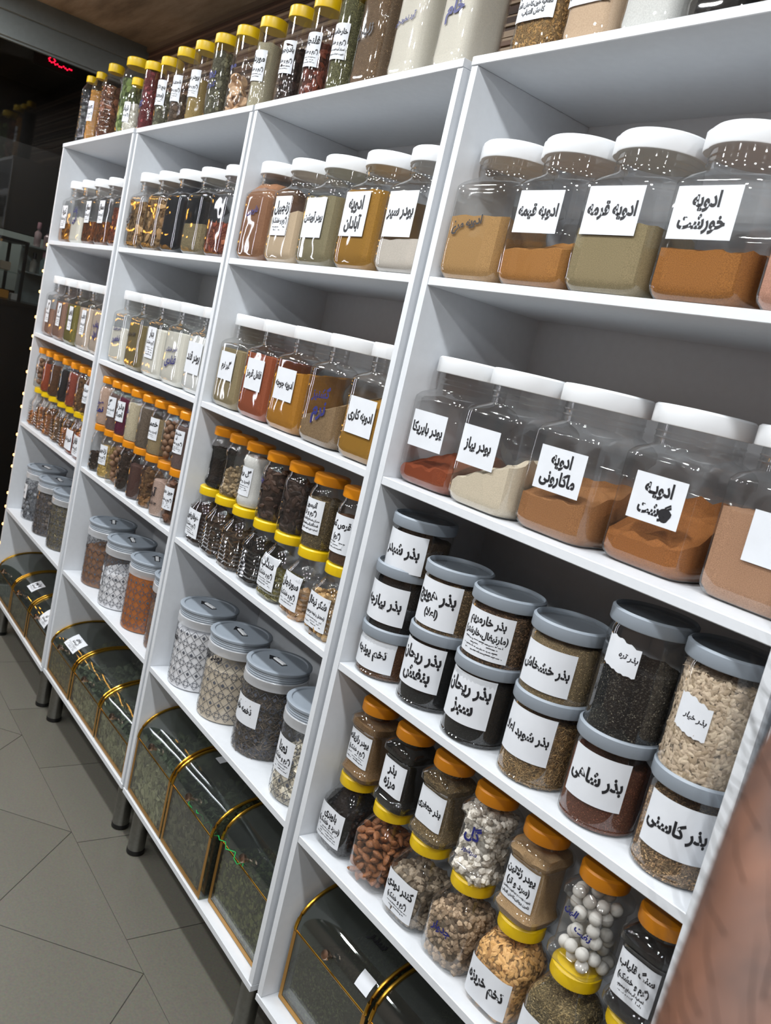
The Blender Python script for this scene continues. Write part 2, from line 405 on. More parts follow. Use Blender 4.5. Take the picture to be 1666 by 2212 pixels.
def put_label(jar, parent, spec, seed):
    """paper label and its print on the jar face. spec: lines, x, z, width, height, optional tilt, rot, shape"""
    W, H = spec['w'], spec['h']; x0, z0 = spec.get('x', 0), spec['z']; tl = math.radians(spec.get('tilt', 0)); rot = spec.get('rot', 0)
    ct, st = math.cos(tl), math.sin(tl)
    pos = lambda u, v, off: jar.face(x0 + u * ct - v * st, z0 + u * st + v * ct, off, rot)
    nx, nz = 14, 4; V = []; F = []
    torn = spec.get('torn')
    for j in range(nz + 1):
        for i in range(nx + 1):
            u = (i / nx - .5) * W; v = (j / nz - .5) * H
            if torn:
                if j == nz: v -= 0.28 * H * max(0, (i / nx - .35)) + .03 * H * math.sin(i * 1.7)
                if j == 0: v += 0.22 * H * max(0, (.6 - i / nx)) + .02 * H * math.sin(i * 2.3)
            V.append(pos(u, v, 0.0007))
    for j in range(nz):
        for i in range(nx):
            a = j * (nx + 1) + i; F.append((a, a + 1, a + nx + 2, a + nx + 1))
    lab = add('label', mesh('label', V, F, PAPER), parent)
    if spec.get('lines'):
        v, f = layout(spec['lines'], W, H, seed, spec.get('bold', 1))
        if spec.get('blot'):
            bx, by, br = spec['blot']; n = len(v); k = 14
            c = [(bx * W + br * H * (1 + .18 * math.sin(3 * q)) * math.cos(q), by * H + br * H * math.sin(q)) for q in np.linspace(0, 2 * PI, k, endpoint=False)]
            v = np.concatenate([v, np.array([(bx * W, by * H)] + c)]); f = np.concatenate([f, np.array([(n, n + 1 + q, n + 1 + (q + 1) % k) for q in range(k)])])
        add('lettering', mesh('lettering', [pos(a, b, 0.0011) for a, b in v], f, spec.get('ink', INK), smooth=False), lab)
    return lab
def put_pen(jar, parent, spec):
    """marker writing straight on the plastic"""
    x0, z0 = spec.get('x', 0), spec['z']; tl = math.radians(spec.get('tilt', 6)); rot = spec.get('rot', 0); ct, st = math.cos(tl), math.sin(tl); V = []; F = []; nv = 0
    for k, t in enumerate(spec['lines']):
        v, f, wd, lo, hi = GLYPH[(t, 2)]; sc = min(spec['w'] / wd, spec['h'] * 1.5); v = v * sc
        v = np.stack([v[:, 0] + 0.18 * v[:, 1], v[:, 1] - k * spec['h'] * 1.25], 1)
        V.append(v); F.append(f + nv); nv += len(v)
    V = np.concatenate(V); F = np.concatenate(F)
    pts = [jar.face(x0 + a * ct - b * st, z0 + a * st + b * ct, 0.0008, rot) for a, b in V]
    return add('handwriting', mesh('handwriting', pts, F, spec.get('ink', BLACKPEN), smooth=False), parent)

# ------------------------------------------------------------------ loose goods
def fill_geo(jar, h, slope=(0.0, 0.0), rough=0.004, mound=0.0, inset=0.0022, seed=0, z0=0.003):
    """closed body of goods filling the jar up to an uneven top"""
    r = np.random.default_rng(seed)
    ph = r.uniform(0, 6.28, 8); fr = r.integers(1, 6, 8)
    def top(x, y, edge):
        t = np.arctan2(y, x); n = sum(np.sin(fr[k] * t + ph[k] + 60 * (x + y)) for k in range(4)) / 4
        n2 = np.sin(150 * x + ph[4]) * np.sin(170 * y + ph[5])
        return h + slope[0] * x + slope[1] * y + rough * (n * .7 + n2 * .5) + mound * (1 - edge)
    NS = 10; rings = []
    a, b, p = jar.at(h); rim = ring(h, a - inset, b - inset, p, jar.g(h)); ht = top(rim[:, 0], rim[:, 1], 1.0)
    ht = np.clip(ht, z0 + 0.01, jar.z[-1] - .012)
    for j in range(NS + 1):
        zc = z0 + (ht - z0) * j / NS; rr = np.empty((SEG, 3))
        for k in range(SEG):
            a, b, p = jar.at(zc[k]); gr = jar.g(zc[k])
            c, s_ = math.cos(ANG[k]), math.sin(ANG[k]); q = ((abs(c) / (a - inset)) ** p + (abs(s_) / (b - inset)) ** p) ** (-1 / p)
            y = q * s_
            if y > 0: y *= 1 - gr
            rr[k] = (q * c, y, zc[k])
        rings.append(rr)
    last = rings[-1]
    for e in (0.86, 0.66, 0.42, 0.18):
        x, y = last[:, 0] * e, last[:, 1] * e
        zz = np.clip(top(x, y, e), z0 + .01, jar.z[-1] - .01); rings.append(np.stack([x, y, zz * (1 - 0) ], 1))
    v = np.concatenate(rings); f = []
    n = len(rings)
    for i in range(n - 1):
        for k in range(SEG):
            q = i * SEG + k; c = i * SEG + (k + 1) % SEG; f.append((q, c, c + SEG, q + SEG))
    f.append(tuple(range(SEG))[::-1]); f.append(tuple((n - 1) * SEG + k for k in range(SEG)))
    return v, f, NS + 1
def base_piece(kind):
    if kind == 'seed':      # plump spindle
        v = [(-1, 0, 0), (1, 0, 0)] + [(x, .38 * math.cos(t), .30 * math.sin(t)) for x in (-.35, .35) for t in (0, PI / 2, PI, 3 * PI / 2)]
        f = [(0, 2 + (k + 1) % 4, 2 + k) for k in range(4)] + [(1, 6 + k, 6 + (k + 1) % 4) for k in range(4)] + [(2 + k, 2 + (k + 1) % 4, 6 + (k + 1) % 4, 6 + k) for k in range(4)]
    elif kind == 'flake':   # flat pointed oval seed
        o = [(1, 0), (.45, .42), (-.3, .46), (-.85, .25), (-1, 0), (-.85, -.25), (-.3, -.46), (.45, -.42)]
        v = [(x, y, 0) for x, y in o] + [(-.1, 0, .13), (-.1, 0, -.13)]
        f = [(k, (k + 1) % 8, 8) for k in range(8)] + [((k + 1) % 8, k, 9) for k in range(8)]
    elif kind == 'stick':
        v = [(x, .13 * math.cos(t), .13 * math.sin(t) + (.08 if x == 0 else 0)) for x in (-1, 0, 1) for t in (0, 2.1, 4.2)]
        f = [(3 * j + k, 3 * j + (k + 1) % 3, 3 * j + 3 + (k + 1) % 3, 3 * j + 3 + k) for j in range(2) for k in range(3)] + [(2, 1, 0), (6, 7, 8)]
    else:                   # lump
        t = (1 + 5 ** .5) / 2; s_ = 1 / math.sqrt(1 + t * t)
        v = [(s_ * a, s_ * b, s_ * c) for a, b, c in [(-1, t, 0), (1, t, 0), (-1, -t, 0), (1, -t, 0), (0, -1, t), (0, 1, t), (0, -1, -t), (0, 1, -t), (t, 0, -1), (t, 0, 1), (-t, 0, -1), (-t, 0, 1)]]
        f = [(0, 11, 5), (0, 5, 1), (0, 1, 7), (0, 7, 10), (0, 10, 11), (1, 5, 9), (5, 11, 4), (11, 10, 2), (10, 7, 6), (7, 1, 8), (3, 9, 4), (3, 4, 2), (3, 2, 6), (3, 6, 8), (3, 8, 9), (4, 9, 5), (2, 4, 11), (6, 2, 10), (8, 6, 7), (9, 8, 1)]
        if kind == 'bark': v = [(x * 1.5, y * .8, z * .45) for x, y, z in v]
        if kind == 'leaf': v = [(x * 1.3, y * .9, z * .16) for x, y, z in v]
    return np.array(v, float), f
def scatter(V, F, nside, n, kind, size, seed, sink=0.25):
    """n pieces lying against the sides and on top of a fill"""
    r = np.random.default_rng(seed); bv, bf = base_piece(kind); nb = len(bv)
    faces = [q for q in F[:-2]]
    P = V[np.array(faces)]; c = P.mean(1); area = np.linalg.norm(np.cross(P[:, 2] - P[:, 0], P[:, 3] - P[:, 1]), axis=1) / 2
    nrm = np.cross(P[:, 2] - P[:, 0], P[:, 3] - P[:, 1]); nrm /= np.linalg.norm(nrm, axis=1)[:, None] + 1e-12
    side = np.arange(len(faces)) < (nside - 1) * SEG
    wgt = area * np.where(side & (nrm[:, 1] > 0.75), 0.0, 1.0); wgt /= wgt.sum()
    idx = r.choice(len(faces), n, p=wgt); u, w_ = r.random(n), r.random(n)
    q = P[idx]; pos = (q[:, 0] * ((1 - u) * (1 - w_))[:, None] + q[:, 1] * (u * (1 - w_))[:, None] + q[:, 2] * (u * w_)[:, None] + q[:, 3] * ((1 - u) * w_)[:, None])
    N = nrm[idx]; t = r.normal(size=(n, 3)); t -= N * (t * N).sum(1)[:, None] * np.where(side[idx], 0.93, .8)[:, None]; t /= np.linalg.norm(t, axis=1)[:, None]
    b = np.cross(N, t); b /= np.linalg.norm(b, axis=1)[:, None]; nn = np.cross(t, b)
    s = size * r.uniform(.7, 1.25, n)
    jit = 1 + (r.uniform(-.25, .25, (n, nb, 1)) if kind in ('lump', 'bark', 'leaf') else np.zeros((n, nb, 1)))
    B = bv[None] * jit
    th = r.uniform(*PLAY[kind][1], n)[:, None] * size
    W_ = (B[:, :, :1] * t[:, None] + B[:, :, 1:2] * b[:, None] + B[:, :, 2:] * nn[:, None]) * s[:, None, None] + (pos + N * th)[:, None]
    off = np.arange(n) * nb
    fs = [tuple(o + k for k in q_) for o in off for q_ in bf]
    return W_.reshape(-1, 3), fs
PLAY = {'seed': (.34, (-.05, .10)), 'flake': (.34, (-.02, .22)), 'stick': (.22, (-.02, .12)), 'leaf': (.34, (-.05, .15)), 'lump': (.75, (-.35, .05)), 'bark': (.5, (-.15, .10))}
#  name: (powder colour list, texture scale, piece kind, piece half length, pieces, words)
GOODS = {
 'tan': (['a98350', 'b98f58'], 900, None, 0, 0, 'golden tan powder'), 'orangebrown': (['a06a32', 'b07838'], 900, None, 0, 0, 'orange brown powder'),
 'khaki': (['8a7b58', '978764'], 900, None, 0, 0, 'khaki powder'), 'rust': (['84511b', 'a86c2c'], 900, None, 0, 0, 'rust orange powder'), 'pink': (['b98670', 'c4917b'], 900, None, 0, 0, 'pinkish powder'),
 'paprika': (['7e3416', '95451f'], 900, None, 0, 0, 'deep red powder'), 'onion': (['cdbfa6', 'd8cbb4'], 500, None, 0, 0, 'cream powder'), 'macaroni': (['956339', 'a57145'], 900, None, 0, 0, 'cocoa brown powder'), 'meat': (['895222', 'a0622f'], 900, None, 0, 0, 'reddish brown powder'), 'salmon': (['a87c5e', 'b4896a'], 900, None, 0, 0, 'salmon powder'),
 'cinnamon': (['855c40', '94684a'], 900, None, 0, 0, 'cinnamon brown powder'), 'ginger': (['c0a88a', 'cab497'], 900, None, 0, 0, 'beige powder'), 'thyme': (['80775a', '8e8465'], 900, None, 0, 0, 'grey green powder'), 'mustard': (['96691f', 'a87a2a'], 900, None, 0, 0, 'mustard brown powder'), 'garlic': (['c2b9ad', 'ccc4b9'], 700, None, 0, 0, 'off white powder'),
 'golpar': (['8f7f5c', '9c8b67'], 900, None, 0, 0, 'olive beige powder'), 'chili': (['8f4528', 'a0512f'], 900, None, 0, 0, 'brick red powder'), 'turmeric': (['a86e14', 'b87c1f'], 900, None, 0, 0, 'golden yellow powder'), 'coriander': (['7f6446', '957a58'], 600, None, 0, 0, 'speckled brown powder'), 'curry': (['966918', 'aa7a22'], 900, None, 0, 0, 'curry yellow powder'),
 'milk': (['d6d2c6', 'dedbd0'], 700, None, 0, 0, 'white powder'), 'sedr': (['766743', '83744e'], 900, None, 0, 0, 'olive green powder'), 'sugar': (['d9d9d6', 'e2e2df'], 700, None, 0, 0, 'snow white powder'),
 'twigs': (['4a3520', '7b5c39', '9a7c52'], 90, 'bark', .012, 150, 'tan bark chips'), 'blackgrain': (['101114', '1c1d20'], 500, None, 0, 0, 'black grain'), 'beigeseed': (['6d6148', 'a0926f', '8a7d5c'], 420, None, 0, 0, 'beige seeds'), 'redflower': (['4d150c', '7d3420', '8b5a3a'], 160, 'leaf', .007, 260, 'dark red petals'),
 'amber': (['5b3008', '94601a'], 70, None, 0, 0, 'amber brown pieces'), 'darkamber': (['43210c', '6e3b16'], 120, None, 0, 0, 'dark amber powder'), 'rose': (['8d6a58', '9b7867'], 700, None, 0, 0, 'dusty rose powder'), 'olive': (['6e652f', '80773d'], 500, None, 0, 0, 'olive powder'), 'pale': (['bba998', 'c9b9a9'], 600, None, 0, 0, 'pale beige powder'),
 'clover': (['3c2f20', '57442d', '2b2118'], 420, 'seed', .0011, 2500, 'brown seeds'), 'blackseed': (['0c0d0f', '1a1b1e', '26262a'], 520, 'seed', .0016, 2600, 'black seeds'), 'alfalfa': (['4c2f1b', '784c29', '5f3a1f'], 600, 'seed', .0011, 2600, 'reddish brown seeds'), 'carrot': (['5a4831', '8a7150', '6d583c'], 420, 'seed', .0019, 3000, 'light brown seeds'),
 'basil': (['0d0f12', '181a1d', '22252a'], 620, 'seed', .0011, 2600, 'blackish seeds'), 'thistle': (['38291d', '6a5039', '4a3626'], 300, 'seed', .0030, 2600, 'brown glossy seeds'), 'poppy': (['7d6848', 'a8926a', '8f7a55'], 600, 'seed', .0011, 3000, 'tan seeds'), 'dill': (['52402a', '87693f', 'a98d62'], 360, 'stick', .0032, 3400, 'dry brown seeds'),
 'leek': (['0d0d0e', '131416', '17181a', '1c1d1f', '26262a', 'a39b88'], 420, 'seed', .0017, 2600, 'black specked seeds'), 'cress': (['5a2c1d', '74402a', '854c34'], 700, 'seed', .0011, 2400, 'red brown seeds'), 'cucumber': (['86755f', 'a59480', 'b6a690'], 150, 'flake', .0060, 3300, 'pale flat seeds'), 'chicory': (['4f3b28', '846747', 'a4865f'], 360, 'seed', .0023, 3400, 'dark tan seeds'),
 'fennel': (['7d5f3e', '8b6c49'], 500, None, 0, 0, 'brown powder'), 'savory': (['16140f', '2a251c'], 600, 'seed', .0012, 1400, 'black fine seeds'), 'parsley': (['6a5637', '937c54'], 500, 'seed', .0014, 1500, 'brown fine seeds'), 'clay': (['7f786d', 'b0aaa0', 'c9c4ba'], 90, 'lump', .0062, 420, 'pale grey clay lumps'), 'gelatin': (['a8875f', 'b8976d'], 800, None, 0, 0, 'sandy powder'), 'blackstone': (['0c0d0f', '1c1d20', '26282b'], 80, None, 0, 0, 'black stone powder'),
 'blueberry': (['0e0e10', '1e1d20'], 140, 'lump', .005, 160, 'black dried berries'), 'frank': (['3d3328', '6d6152', '897c6b'], 70, 'lump', .0075, 260, 'grey brown resin lumps'), 'zedoary': (['4e3f30', '85715b', 'a08b73'], 90, 'lump', .0055, 480, 'brown root crumbs'), 'melon': (['8a6238', 'c49a63', 'b0844c'], 120, 'flake', .0064, 900, 'golden flat seeds'), 'mixseed': (['4c4029', '85744f', '6b5b3c'], 300, 'seed', .0024, 1900, 'olive brown seeds'),
 'clove': (['21100b', '40231a', '5a352a'], 120, 'stick', .008, 320, 'dark red buds'), 'darkleaf': (['22160e', '3a2818', '4f3823'], 110, 'leaf', .010, 240, 'dark brown leaves'), 'rootcurl': (['2b1c10', '56402a', '6d5437'], 90, 'stick', .014, 260, 'curled brown roots'), 'tea': (['15100d', '2a201a'], 140, 'stick', .009, 320, 'near black leaves'), 'rue': (['3d3a1c', '6b6635', '8a8350'], 160, 'stick', .006, 420, 'green dry herbs'), 'colchicum': (['6b4a2e', '9c7a55', '85613f'], 60, 'lump', .010, 90, 'brown bulb slices'), 'cocoon': (['5b4326', '94754a', 'ab8d60'], 90, 'lump', .0075, 190, 'tan husks'),
 'blackherb': (['0f0d0b', '1f1a15'], 160, 'stick', .006, 200, 'black herbs'), 'fuzzy': (['5f5039', '8a785b', '746248'], 120, 'lump', .006, 240, 'fluffy tan herbs'), 'white': (['cfcfcb', 'dcdcd8'], 500, None, 0, 0, 'white powder'), 'barkdark': (['241812', '4d352a', '5d4436'], 70, 'bark', .009, 200, 'dark brown bark'), 'pod': (['1e1512', '3b2a22', '4a362c'], 80, 'bark', .0075, 240, 'blackish brown pods'), 'anise': (['4d4029', '7c6a48'], 360, 'seed', .0019, 1500, 'green brown seeds'), 'coco': (['3a2415', '5a3a22'], 300, None, 0, 0, 'dark brown powder'),
 'pinkpow': (['b0917f', 'bda08e'], 700, None, 0, 0, 'pink powder'), 'mauve': (['5b4845', '6d5853'], 500, None, 0, 0, 'mauve powder'), 'magenta': (['5b1233', '7b1b47'], 500, 'seed', .0012, 700, 'magenta seeds'), 'creamy': (['b5a98c', 'c3b89c'], 500, None, 0, 0, 'cream powder'), 'greybrown': (['4c4137', '6b5e50'], 380, None, 0, 0, 'grey brown grain'), 'sand': (['8c7a58', '9a8865'], 700, None, 0, 0, 'sand powder'), 'gold': (['a98a42', 'c2a45c'], 160, None, 0, 0, 'golden grains'), 'darkcup': (['1e1611', '33261d'], 120, 'lump', .006, 140, 'dark husks'), 'plum': (['3c2622', '533832'], 500, None, 0, 0, 'plum brown powder'), 'nutty': (['3f2a18', '74522f', '57391f'], 90, 'lump', .008, 130, 'brown shells'), 'rosepale': (['ad9182', 'bba193'], 500, None, 0, 0, 'rose beige flakes'), 'chestnut': (['3e2517', '6b4630'], 60, 'lump', .011, 50, 'chestnut brown pieces'),
 'brick': (['7b3325', '8c4130'], 500, None, 0, 0, 'brick powder'), 'copper': (['6b3a18', '8e5524'], 90, 'lump', .007, 120, 'copper brown pieces'), 'redbrown': (['7d3219', '934224'], 500, None, 0, 0, 'red brown powder'),
 'inkdark': (['0b1013', '151c20'], 100, None, 0, 0, 'inky dark liquid'), 'orangepow': (['9c6a22', 'b88338'], 300, None, 0, 0, 'orange tan powder'), 'brownbark': (['3a2114', '6b3f28', '7d5138'], 110, 'leaf', .009, 220, 'dark brown petals'), 'greenleaf': (['2a3a16', '57682f', '7f8b58'], 110, 'leaf', .011, 260, 'green leaves'), 'crystal': (['b9b6a6', 'd2cfc2'], 120, None, 0, 0, 'white crystals'), 'maroon': (['5a1f22', '7a3034'], 200, 'leaf', .005, 200, 'maroon petals'), 'greygreen': (['4b4a38', '6b6a54'], 200, 'leaf', .005, 200, 'grey green herbs'), 'brownherb': (['3e3024', '5d4a39'], 120, 'leaf', .006, 160, 'brown herbs'), 'sandy': (['8c7544', '9c8654'], 600, None, 0, 0, 'sandy powder'), 'flax': (['a0977c', 'ada58b'], 600, None, 0, 0, 'greyish powder'), 'brownflake': (['1d1410', '3a2820'], 90, 'bark', .009, 130, 'dark flakes'), 'redbark': (['3a160c', '6b3220', '54241a'], 90, 'bark', .008, 150, 'red brown bark'), 'greenseed': (['4b4a2c', '77754d', '5f5d3a'], 260, 'seed', .0022, 900, 'green brown seeds'), 'ajwain': (['6a5138', '8d7153', '7b6044'], 420, 'seed', .0015, 1600, 'brown speckled seeds'), 'flour': (['d5cfc1', 'dcd7ca'], 700, None, 0, 0, 'cream flour'), 'barley': (['6b4f2f', 'a5824f', '8a683d'], 260, 'seed', .0034, 2200, 'golden brown seeds'), 'almondflour': (['c6a98c', 'd0b598'], 500, None, 0, 0, 'peach powder'), 'blackbean': (['0b0b0c', '1a1714'], 60, 'lump', .009, 70, 'glossy black pieces'), 'darkraisin': (['1e140e', '33241a'], 80, 'lump', .006, 110, 'dark raisins'),
 'seedmix': (['1c1b1a', '4c4238', '6b5e50'], 200, 'stick', .010, 700, 'striped raw seeds'), 'oatwhite': (['aaa08c', 'c2b9a6', 'd0c8b7'], 160, 'leaf', .008, 260, 'whitish peel'), 'spiceorange': (['a35208', 'b9640f'], 700, None, 0, 0, 'bright orange powder'), 'salt': (['dadbe0', 'e6e7ea'], 600, None, 0, 0, 'bright white powder'), 'blondpow': (['c0b29c', 'cbbfaa'], 600, None, 0, 0, 'blond powder'), 'earth': (['7a5233', '8c603e'], 500, None, 0, 0, 'earth brown powder'), 'petalgrey': (['2c2620', '50463e', '6d6258'], 140, 'leaf', .007, 420, 'grey brown petals'), 'cottonblack': (['1c1c1f', '6d7074', '9a9da2'], 60, 'lump', .009, 90, 'grey and black pieces'), 'herbstem': (['3f3828', '6d6247', '857a5a'], 160, 'stick', .008, 700, 'dry brown stems'),
}
NKINDS = {None: 'powder', 'seed': 'seeds', 'flake': 'seeds', 'stick': 'dried_herbs', 'leaf': 'dried_petals', 'bark': 'bark_chips', 'lump': 'dried_pieces'}
ORD = ['first', 'second', 'third', 'fourth', 'fifth', 'sixth', 'seventh', 'eighth', 'ninth']
UNITN = ['unit by the window', 'second unit from the window', 'third unit from the window', 'fourth unit from the window', 'fifth unit from the window']
LIDN = {id(WHITELID): 'white-lidded', id(GREYLID): 'grey-lidded', id(ORANGE): 'orange-lidded', id(YELLOW): 'yellow-lidded'}
UOFF = [(0.0057, -0.0227, 0.0048), (-0.0019, -0.0115, 0.0154), (0, 0, 0), (0.0085, 0.0031, 0.0348)]
_x0, _y0, _a = UOFF[3]
UOFF.append((3 * .85 + _x0 + 0.849 * math.cos(_a) - 4 * .85, _y0 + 0.849 * math.sin(_a), _a))
def U(u, l, d, z):
    x0, y0, a = UOFF[u]
    return (u * .85 + x0 + l * math.cos(a) - d * math.sin(a), y0 + l * math.sin(a) + d * math.cos(a), z + FZ)
SH = {'b': 0.0, '4': .386, '3': .7698, '2': 1.1518, '1': 1.5326, 'T': 1.9204}
TH = .016; WI = .805; DE = .315

# every line of writing, gathered as the tables below name it
WANT = set()
def L(*lines, **k):
    b = k.get('bold', 1)
    for t in lines:
        if isinstance(t, str): WANT.add((t[1:] if t.startswith('.') else t, b))
    return dict(lines=lines, **k)
def H(*lines, **k):
    for t in lines: WANT.add((t, 2))
    return dict(lines=lines, **k)
# ------------------------------------------------------------------ tables of jars
# shelf rows: (unit, level, height above shelf, words for the row, [(jar, along, depth, goods, fill height, options)])
GK = '(گرم و خشک)'; SK = '(سرد و خشک)'
def big(l, g, h, d=.084, **o): return (BIG, l, d, g, h, o)
LB = dict(w=.096, h=.068, z=.119)
LC = dict(w=.092, h=.080, z=.105)
LS = dict(w=.076, h=.100, z=.110)
ROWS = [
 (3, '1', 0, 'first shelf', [
  big(.078, 'tan', .112, pen=H('ادویه مرغ', x=-.012, z=.092, w=.075, h=.022, tilt=10)),
  big(.232, 'orangebrown', .083, s=(.05, .30), lab=L('ادویه قیمه', x=-.002, **LB)),
  big(.384, 'khaki', .104, s=(.06, .05), lab=L('ادویه قرمه', x=-.004, w=.104, h=.072, z=.122)),
  big(.545, 'rust', .083, s=(0, .16), r=.006, lab=L('ادویه', 'خورشت', x=-.006, w=.102, h=.072, z=.120)),
  big(.712, 'pink', .112)]),
 (3, '2', 0, 'second shelf', [
  big(.078, 'paprika', .058, .101, s=(.12, .28), r=.009, lab=L('پودر پاپریکا', x=-.006, z=.106, w=.094, h=.068)),
  big(.231, 'onion', .082, .096, s=(.38, .25), r=.011, lab=L('پودر پیاز', x=-.014, z=.106, w=.094, h=.068)),
  big(.386, 'macaroni', .083, .110, s=(.08, .30), r=.006, lab=L('ادویه', 'ماکارونی', x=.005, z=.107, w=.094, h=.070)),
  big(.548, 'meat', .082, .137, s=(.05, .52), r=.010, lab=L('ادویـه', 'گوشت', x=.008, z=.107, w=.088, h=.070, blot=(.22, -.26, .15))),
  big(.718, 'salmon', .125, .14, lab=L(x=.02, z=.10, w=.07, h=.07))]),
 (2, '1', 0, 'first shelf', [
  big(.080, 'cinnamon', .192, .082, pen=H('دارچین', x=0, z=.115, w=.06, h=.03, ink=BLUEPEN)),
  big(.240, 'ginger', .120, .082, s=(.1, .1), lab=L('زنجبیل', GK, 2, x=-.004, z=.108, w=.080, h=.092)),
  big(.398, 'thyme', .152, .082, lab=L('پودر آویشن', x=-.004, z=.104, w=.088, h=.088)),
  big(.568, 'mustard', .162, .082, lab=L('ادویه', 'آبادان', x=-.008, z=.112, w=.094, h=.092)),
  big(.728, 'garlic', .072, .082, s=(.04, .1), lab=L('پودر سیر', x=-.004, z=.112, w=.096, h=.088))]),
 (2, '2', 0, 'second shelf', [
  big(.078, 'golpar', .152, .095, lab=L('گلپر نرم', x=.0, z=.108, w=.084, h=.072)),
  big(.237, 'chili', .158, .095, lab=L('فلفل قرمز', x=.0, z=.108, w=.086, h=.076)),
  big(.395, 'turmeric', .142, .095, s=(.1, .1), lab=L('ادویه جوجه', x=.0, z=.108, w=.088, h=.074)),
  big(.552, 'coriander', .100, .098, s=(.3, .35), pen=H('گشنیز', 'نرم', x=.004, z=.104, w=.07, h=.03, ink=BLUEPEN)),
  big(.720, 'curry', .135, .098, s=(.1, .3), lab=L('ادویه کاری', x=.0, z=.092, w=.094, h=.076))]),
 (1, '1', 0, 'first shelf', [
  big(.084, 'twigs', .150, .080, pen=H('گل', x=-.03, z=.09, w=.04, h=.03)),
  big(.244, 'twigs', .165, .080), big(.405, 'blackgrain', .196, .080), big(.565, 'beigeseed', .085, .080), big(.725, 'redflower', .09, .080)]),
 (1, '2', 0, 'second shelf', [
  big(.080, 'milk', .118, .095, pen=H('شیر خشک', 'تخمیر', x=0, z=.112, w=.07, h=.03, ink=BLUEPEN)),
  big(.238, 'sedr', .145, .095, pen=H('پودر سدر', x=-.02, z=.11, w=.07, h=.024)),
  big(.398, 'milk', .148, .095, lab=L('بهار', GK, 4, x=-.01, z=.105, w=.064, h=.096)),
  big(.556, 'milk', .155, .095, pen=H('شیر خشک', 'قنادی', x=0, z=.100, w=.075, h=.03, ink=BLUEPEN)),
  big(.720, 'sugar', .158, .095, lab=L('پودر قند', x=-.004, z=.100, w=.095, h=.088))]),
 (0, '1', 0, 'first shelf', [
  big(.085, 'amber', .075, .10, lab=L('کهربا', GK, 3, x=0, z=.10, w=.07, h=.09)),
  big(.242, 'milk', .100, .10, pen=H('نمک', 'آبی', x=-.01, z=.12, w=.05, h=.028, ink=BLUEPEN)),
  big(.402, 'darkamber', .085, .10, lab=L('سماق', GK, 2, x=-.01, z=.12, w=.06, h=.08)),
  big(.562, 'darkamber', .085, .10, lab=L('سماق', GK, 2, x=-.01, z=.12, w=.06, h=.08)),
  big(.722, 'redflower', .135, .10)]),
 (0, '2', 0, 'second shelf', [
  big(.080, 'rose', .108, .095, lab=L('گل', SK, 3, x=.01, z=.10, w=.05, h=.09)),
  big(.240, 'rose', .150, .095, lab=L('گل', SK, 3, x=.01, z=.10, w=.05, h=.09)),
  big(.400, 'olive', .150, .095, lab=L('زیتون', GK, 3, x=.01, z=.10, w=.05, h=.09)),
  big(.560, 'pale', .152, .095, lab=L('عناب', GK, 3, x=.01, z=.10, w=.05, h=.09)),
  big(.722, 'pale', .156, .095, pen=H('عناب', 'آرد', x=.0, z=.10, w=.06, h=.03, ink=BLUEPEN))]),
]
def g(h, l, d, z, good, fh, **o): return (grey_of(h), l, d, good, fh, dict(o, z=z))
RT = .20
ROWS += [
 (3, '3', 0, 'third shelf', [
  g(.101, .056, .072, 0, 'alfalfa', .082, lab=L('تخم یونجه', z=.047, w=.104, h=.062, rot=RT)),
  g(.135, .056, .072, .090, 'blackseed', .098, lab=L('بذر پیازچه', z=.060, w=.104, h=.074, rot=RT)),
  g(.110, .066, .078, .214, 'clover', .070, lab=L('بذر شبدر', z=.043, w=.104, h=.074, rot=RT)),
  g(.148, .187, .075, 0, 'basil', .108, lab=L('بذر ریحان', 'بنفش', z=.078, w=.100, h=.084, rot=RT)),
  g(.131, .190, .075, .137, 'carrot', .100, lab=L('بذر هویج', '(اعلا)', z=.060, w=.100, h=.084, rot=RT)),
  g(.147, .324, .068, 0, 'basil', .116, lab=L('بذر ریحان', 'سبز', z=.078, w=.100, h=.086, rot=RT)),
  g(.131, .326, .068, .136, 'thistle', .098, lab=L('بذر خارمریم', '(مارتیغال،خارشتر)', 4, z=.058, w=.098, h=.078, rot=RT + .06)),
  g(.147, .463, .073, 0, 'dill', .106, lab=L('بذر شوید اعلا', z=.080, w=.096, h=.078, rot=RT - .06)),
  g(.131, .462, .073, .136, 'poppy', .100, lab=L('بذر خشخاش', z=.056, w=.096, h=.070, rot=RT)),
  g(.149, .594, .078, 0, 'cress', .100, lab=L('بذر شاهی', z=.078, w=.096, h=.076, rot=RT + .06)),
  g(.192, .596, .078, .138, 'leek', .112, pen=H('بذر تره', x=.012, z=.126, w=.030, h=.012, rot=.0, tilt=-4), lab=L(z=.128, w=.058, h=.050, rot=.0, torn=1)),
  g(.150, .727, .082, 0, 'chicory', .100, lab=L('بذر کاسنی', z=.077, w=.098, h=.076, rot=RT + .10)),
  g(.188, .724, .082, .139, 'cucumber', .150, pen=H('بذر خیار', x=.004, z=.090, w=.034, h=.013, rot=-.02, tilt=-4), lab=L(z=.094, w=.050, h=.054, rot=-.02, torn=1))]),
]
def hj(j, l, good, fh, d=.075, z=0, **o): return (j, l, d, good, fh, dict(o, z=z))
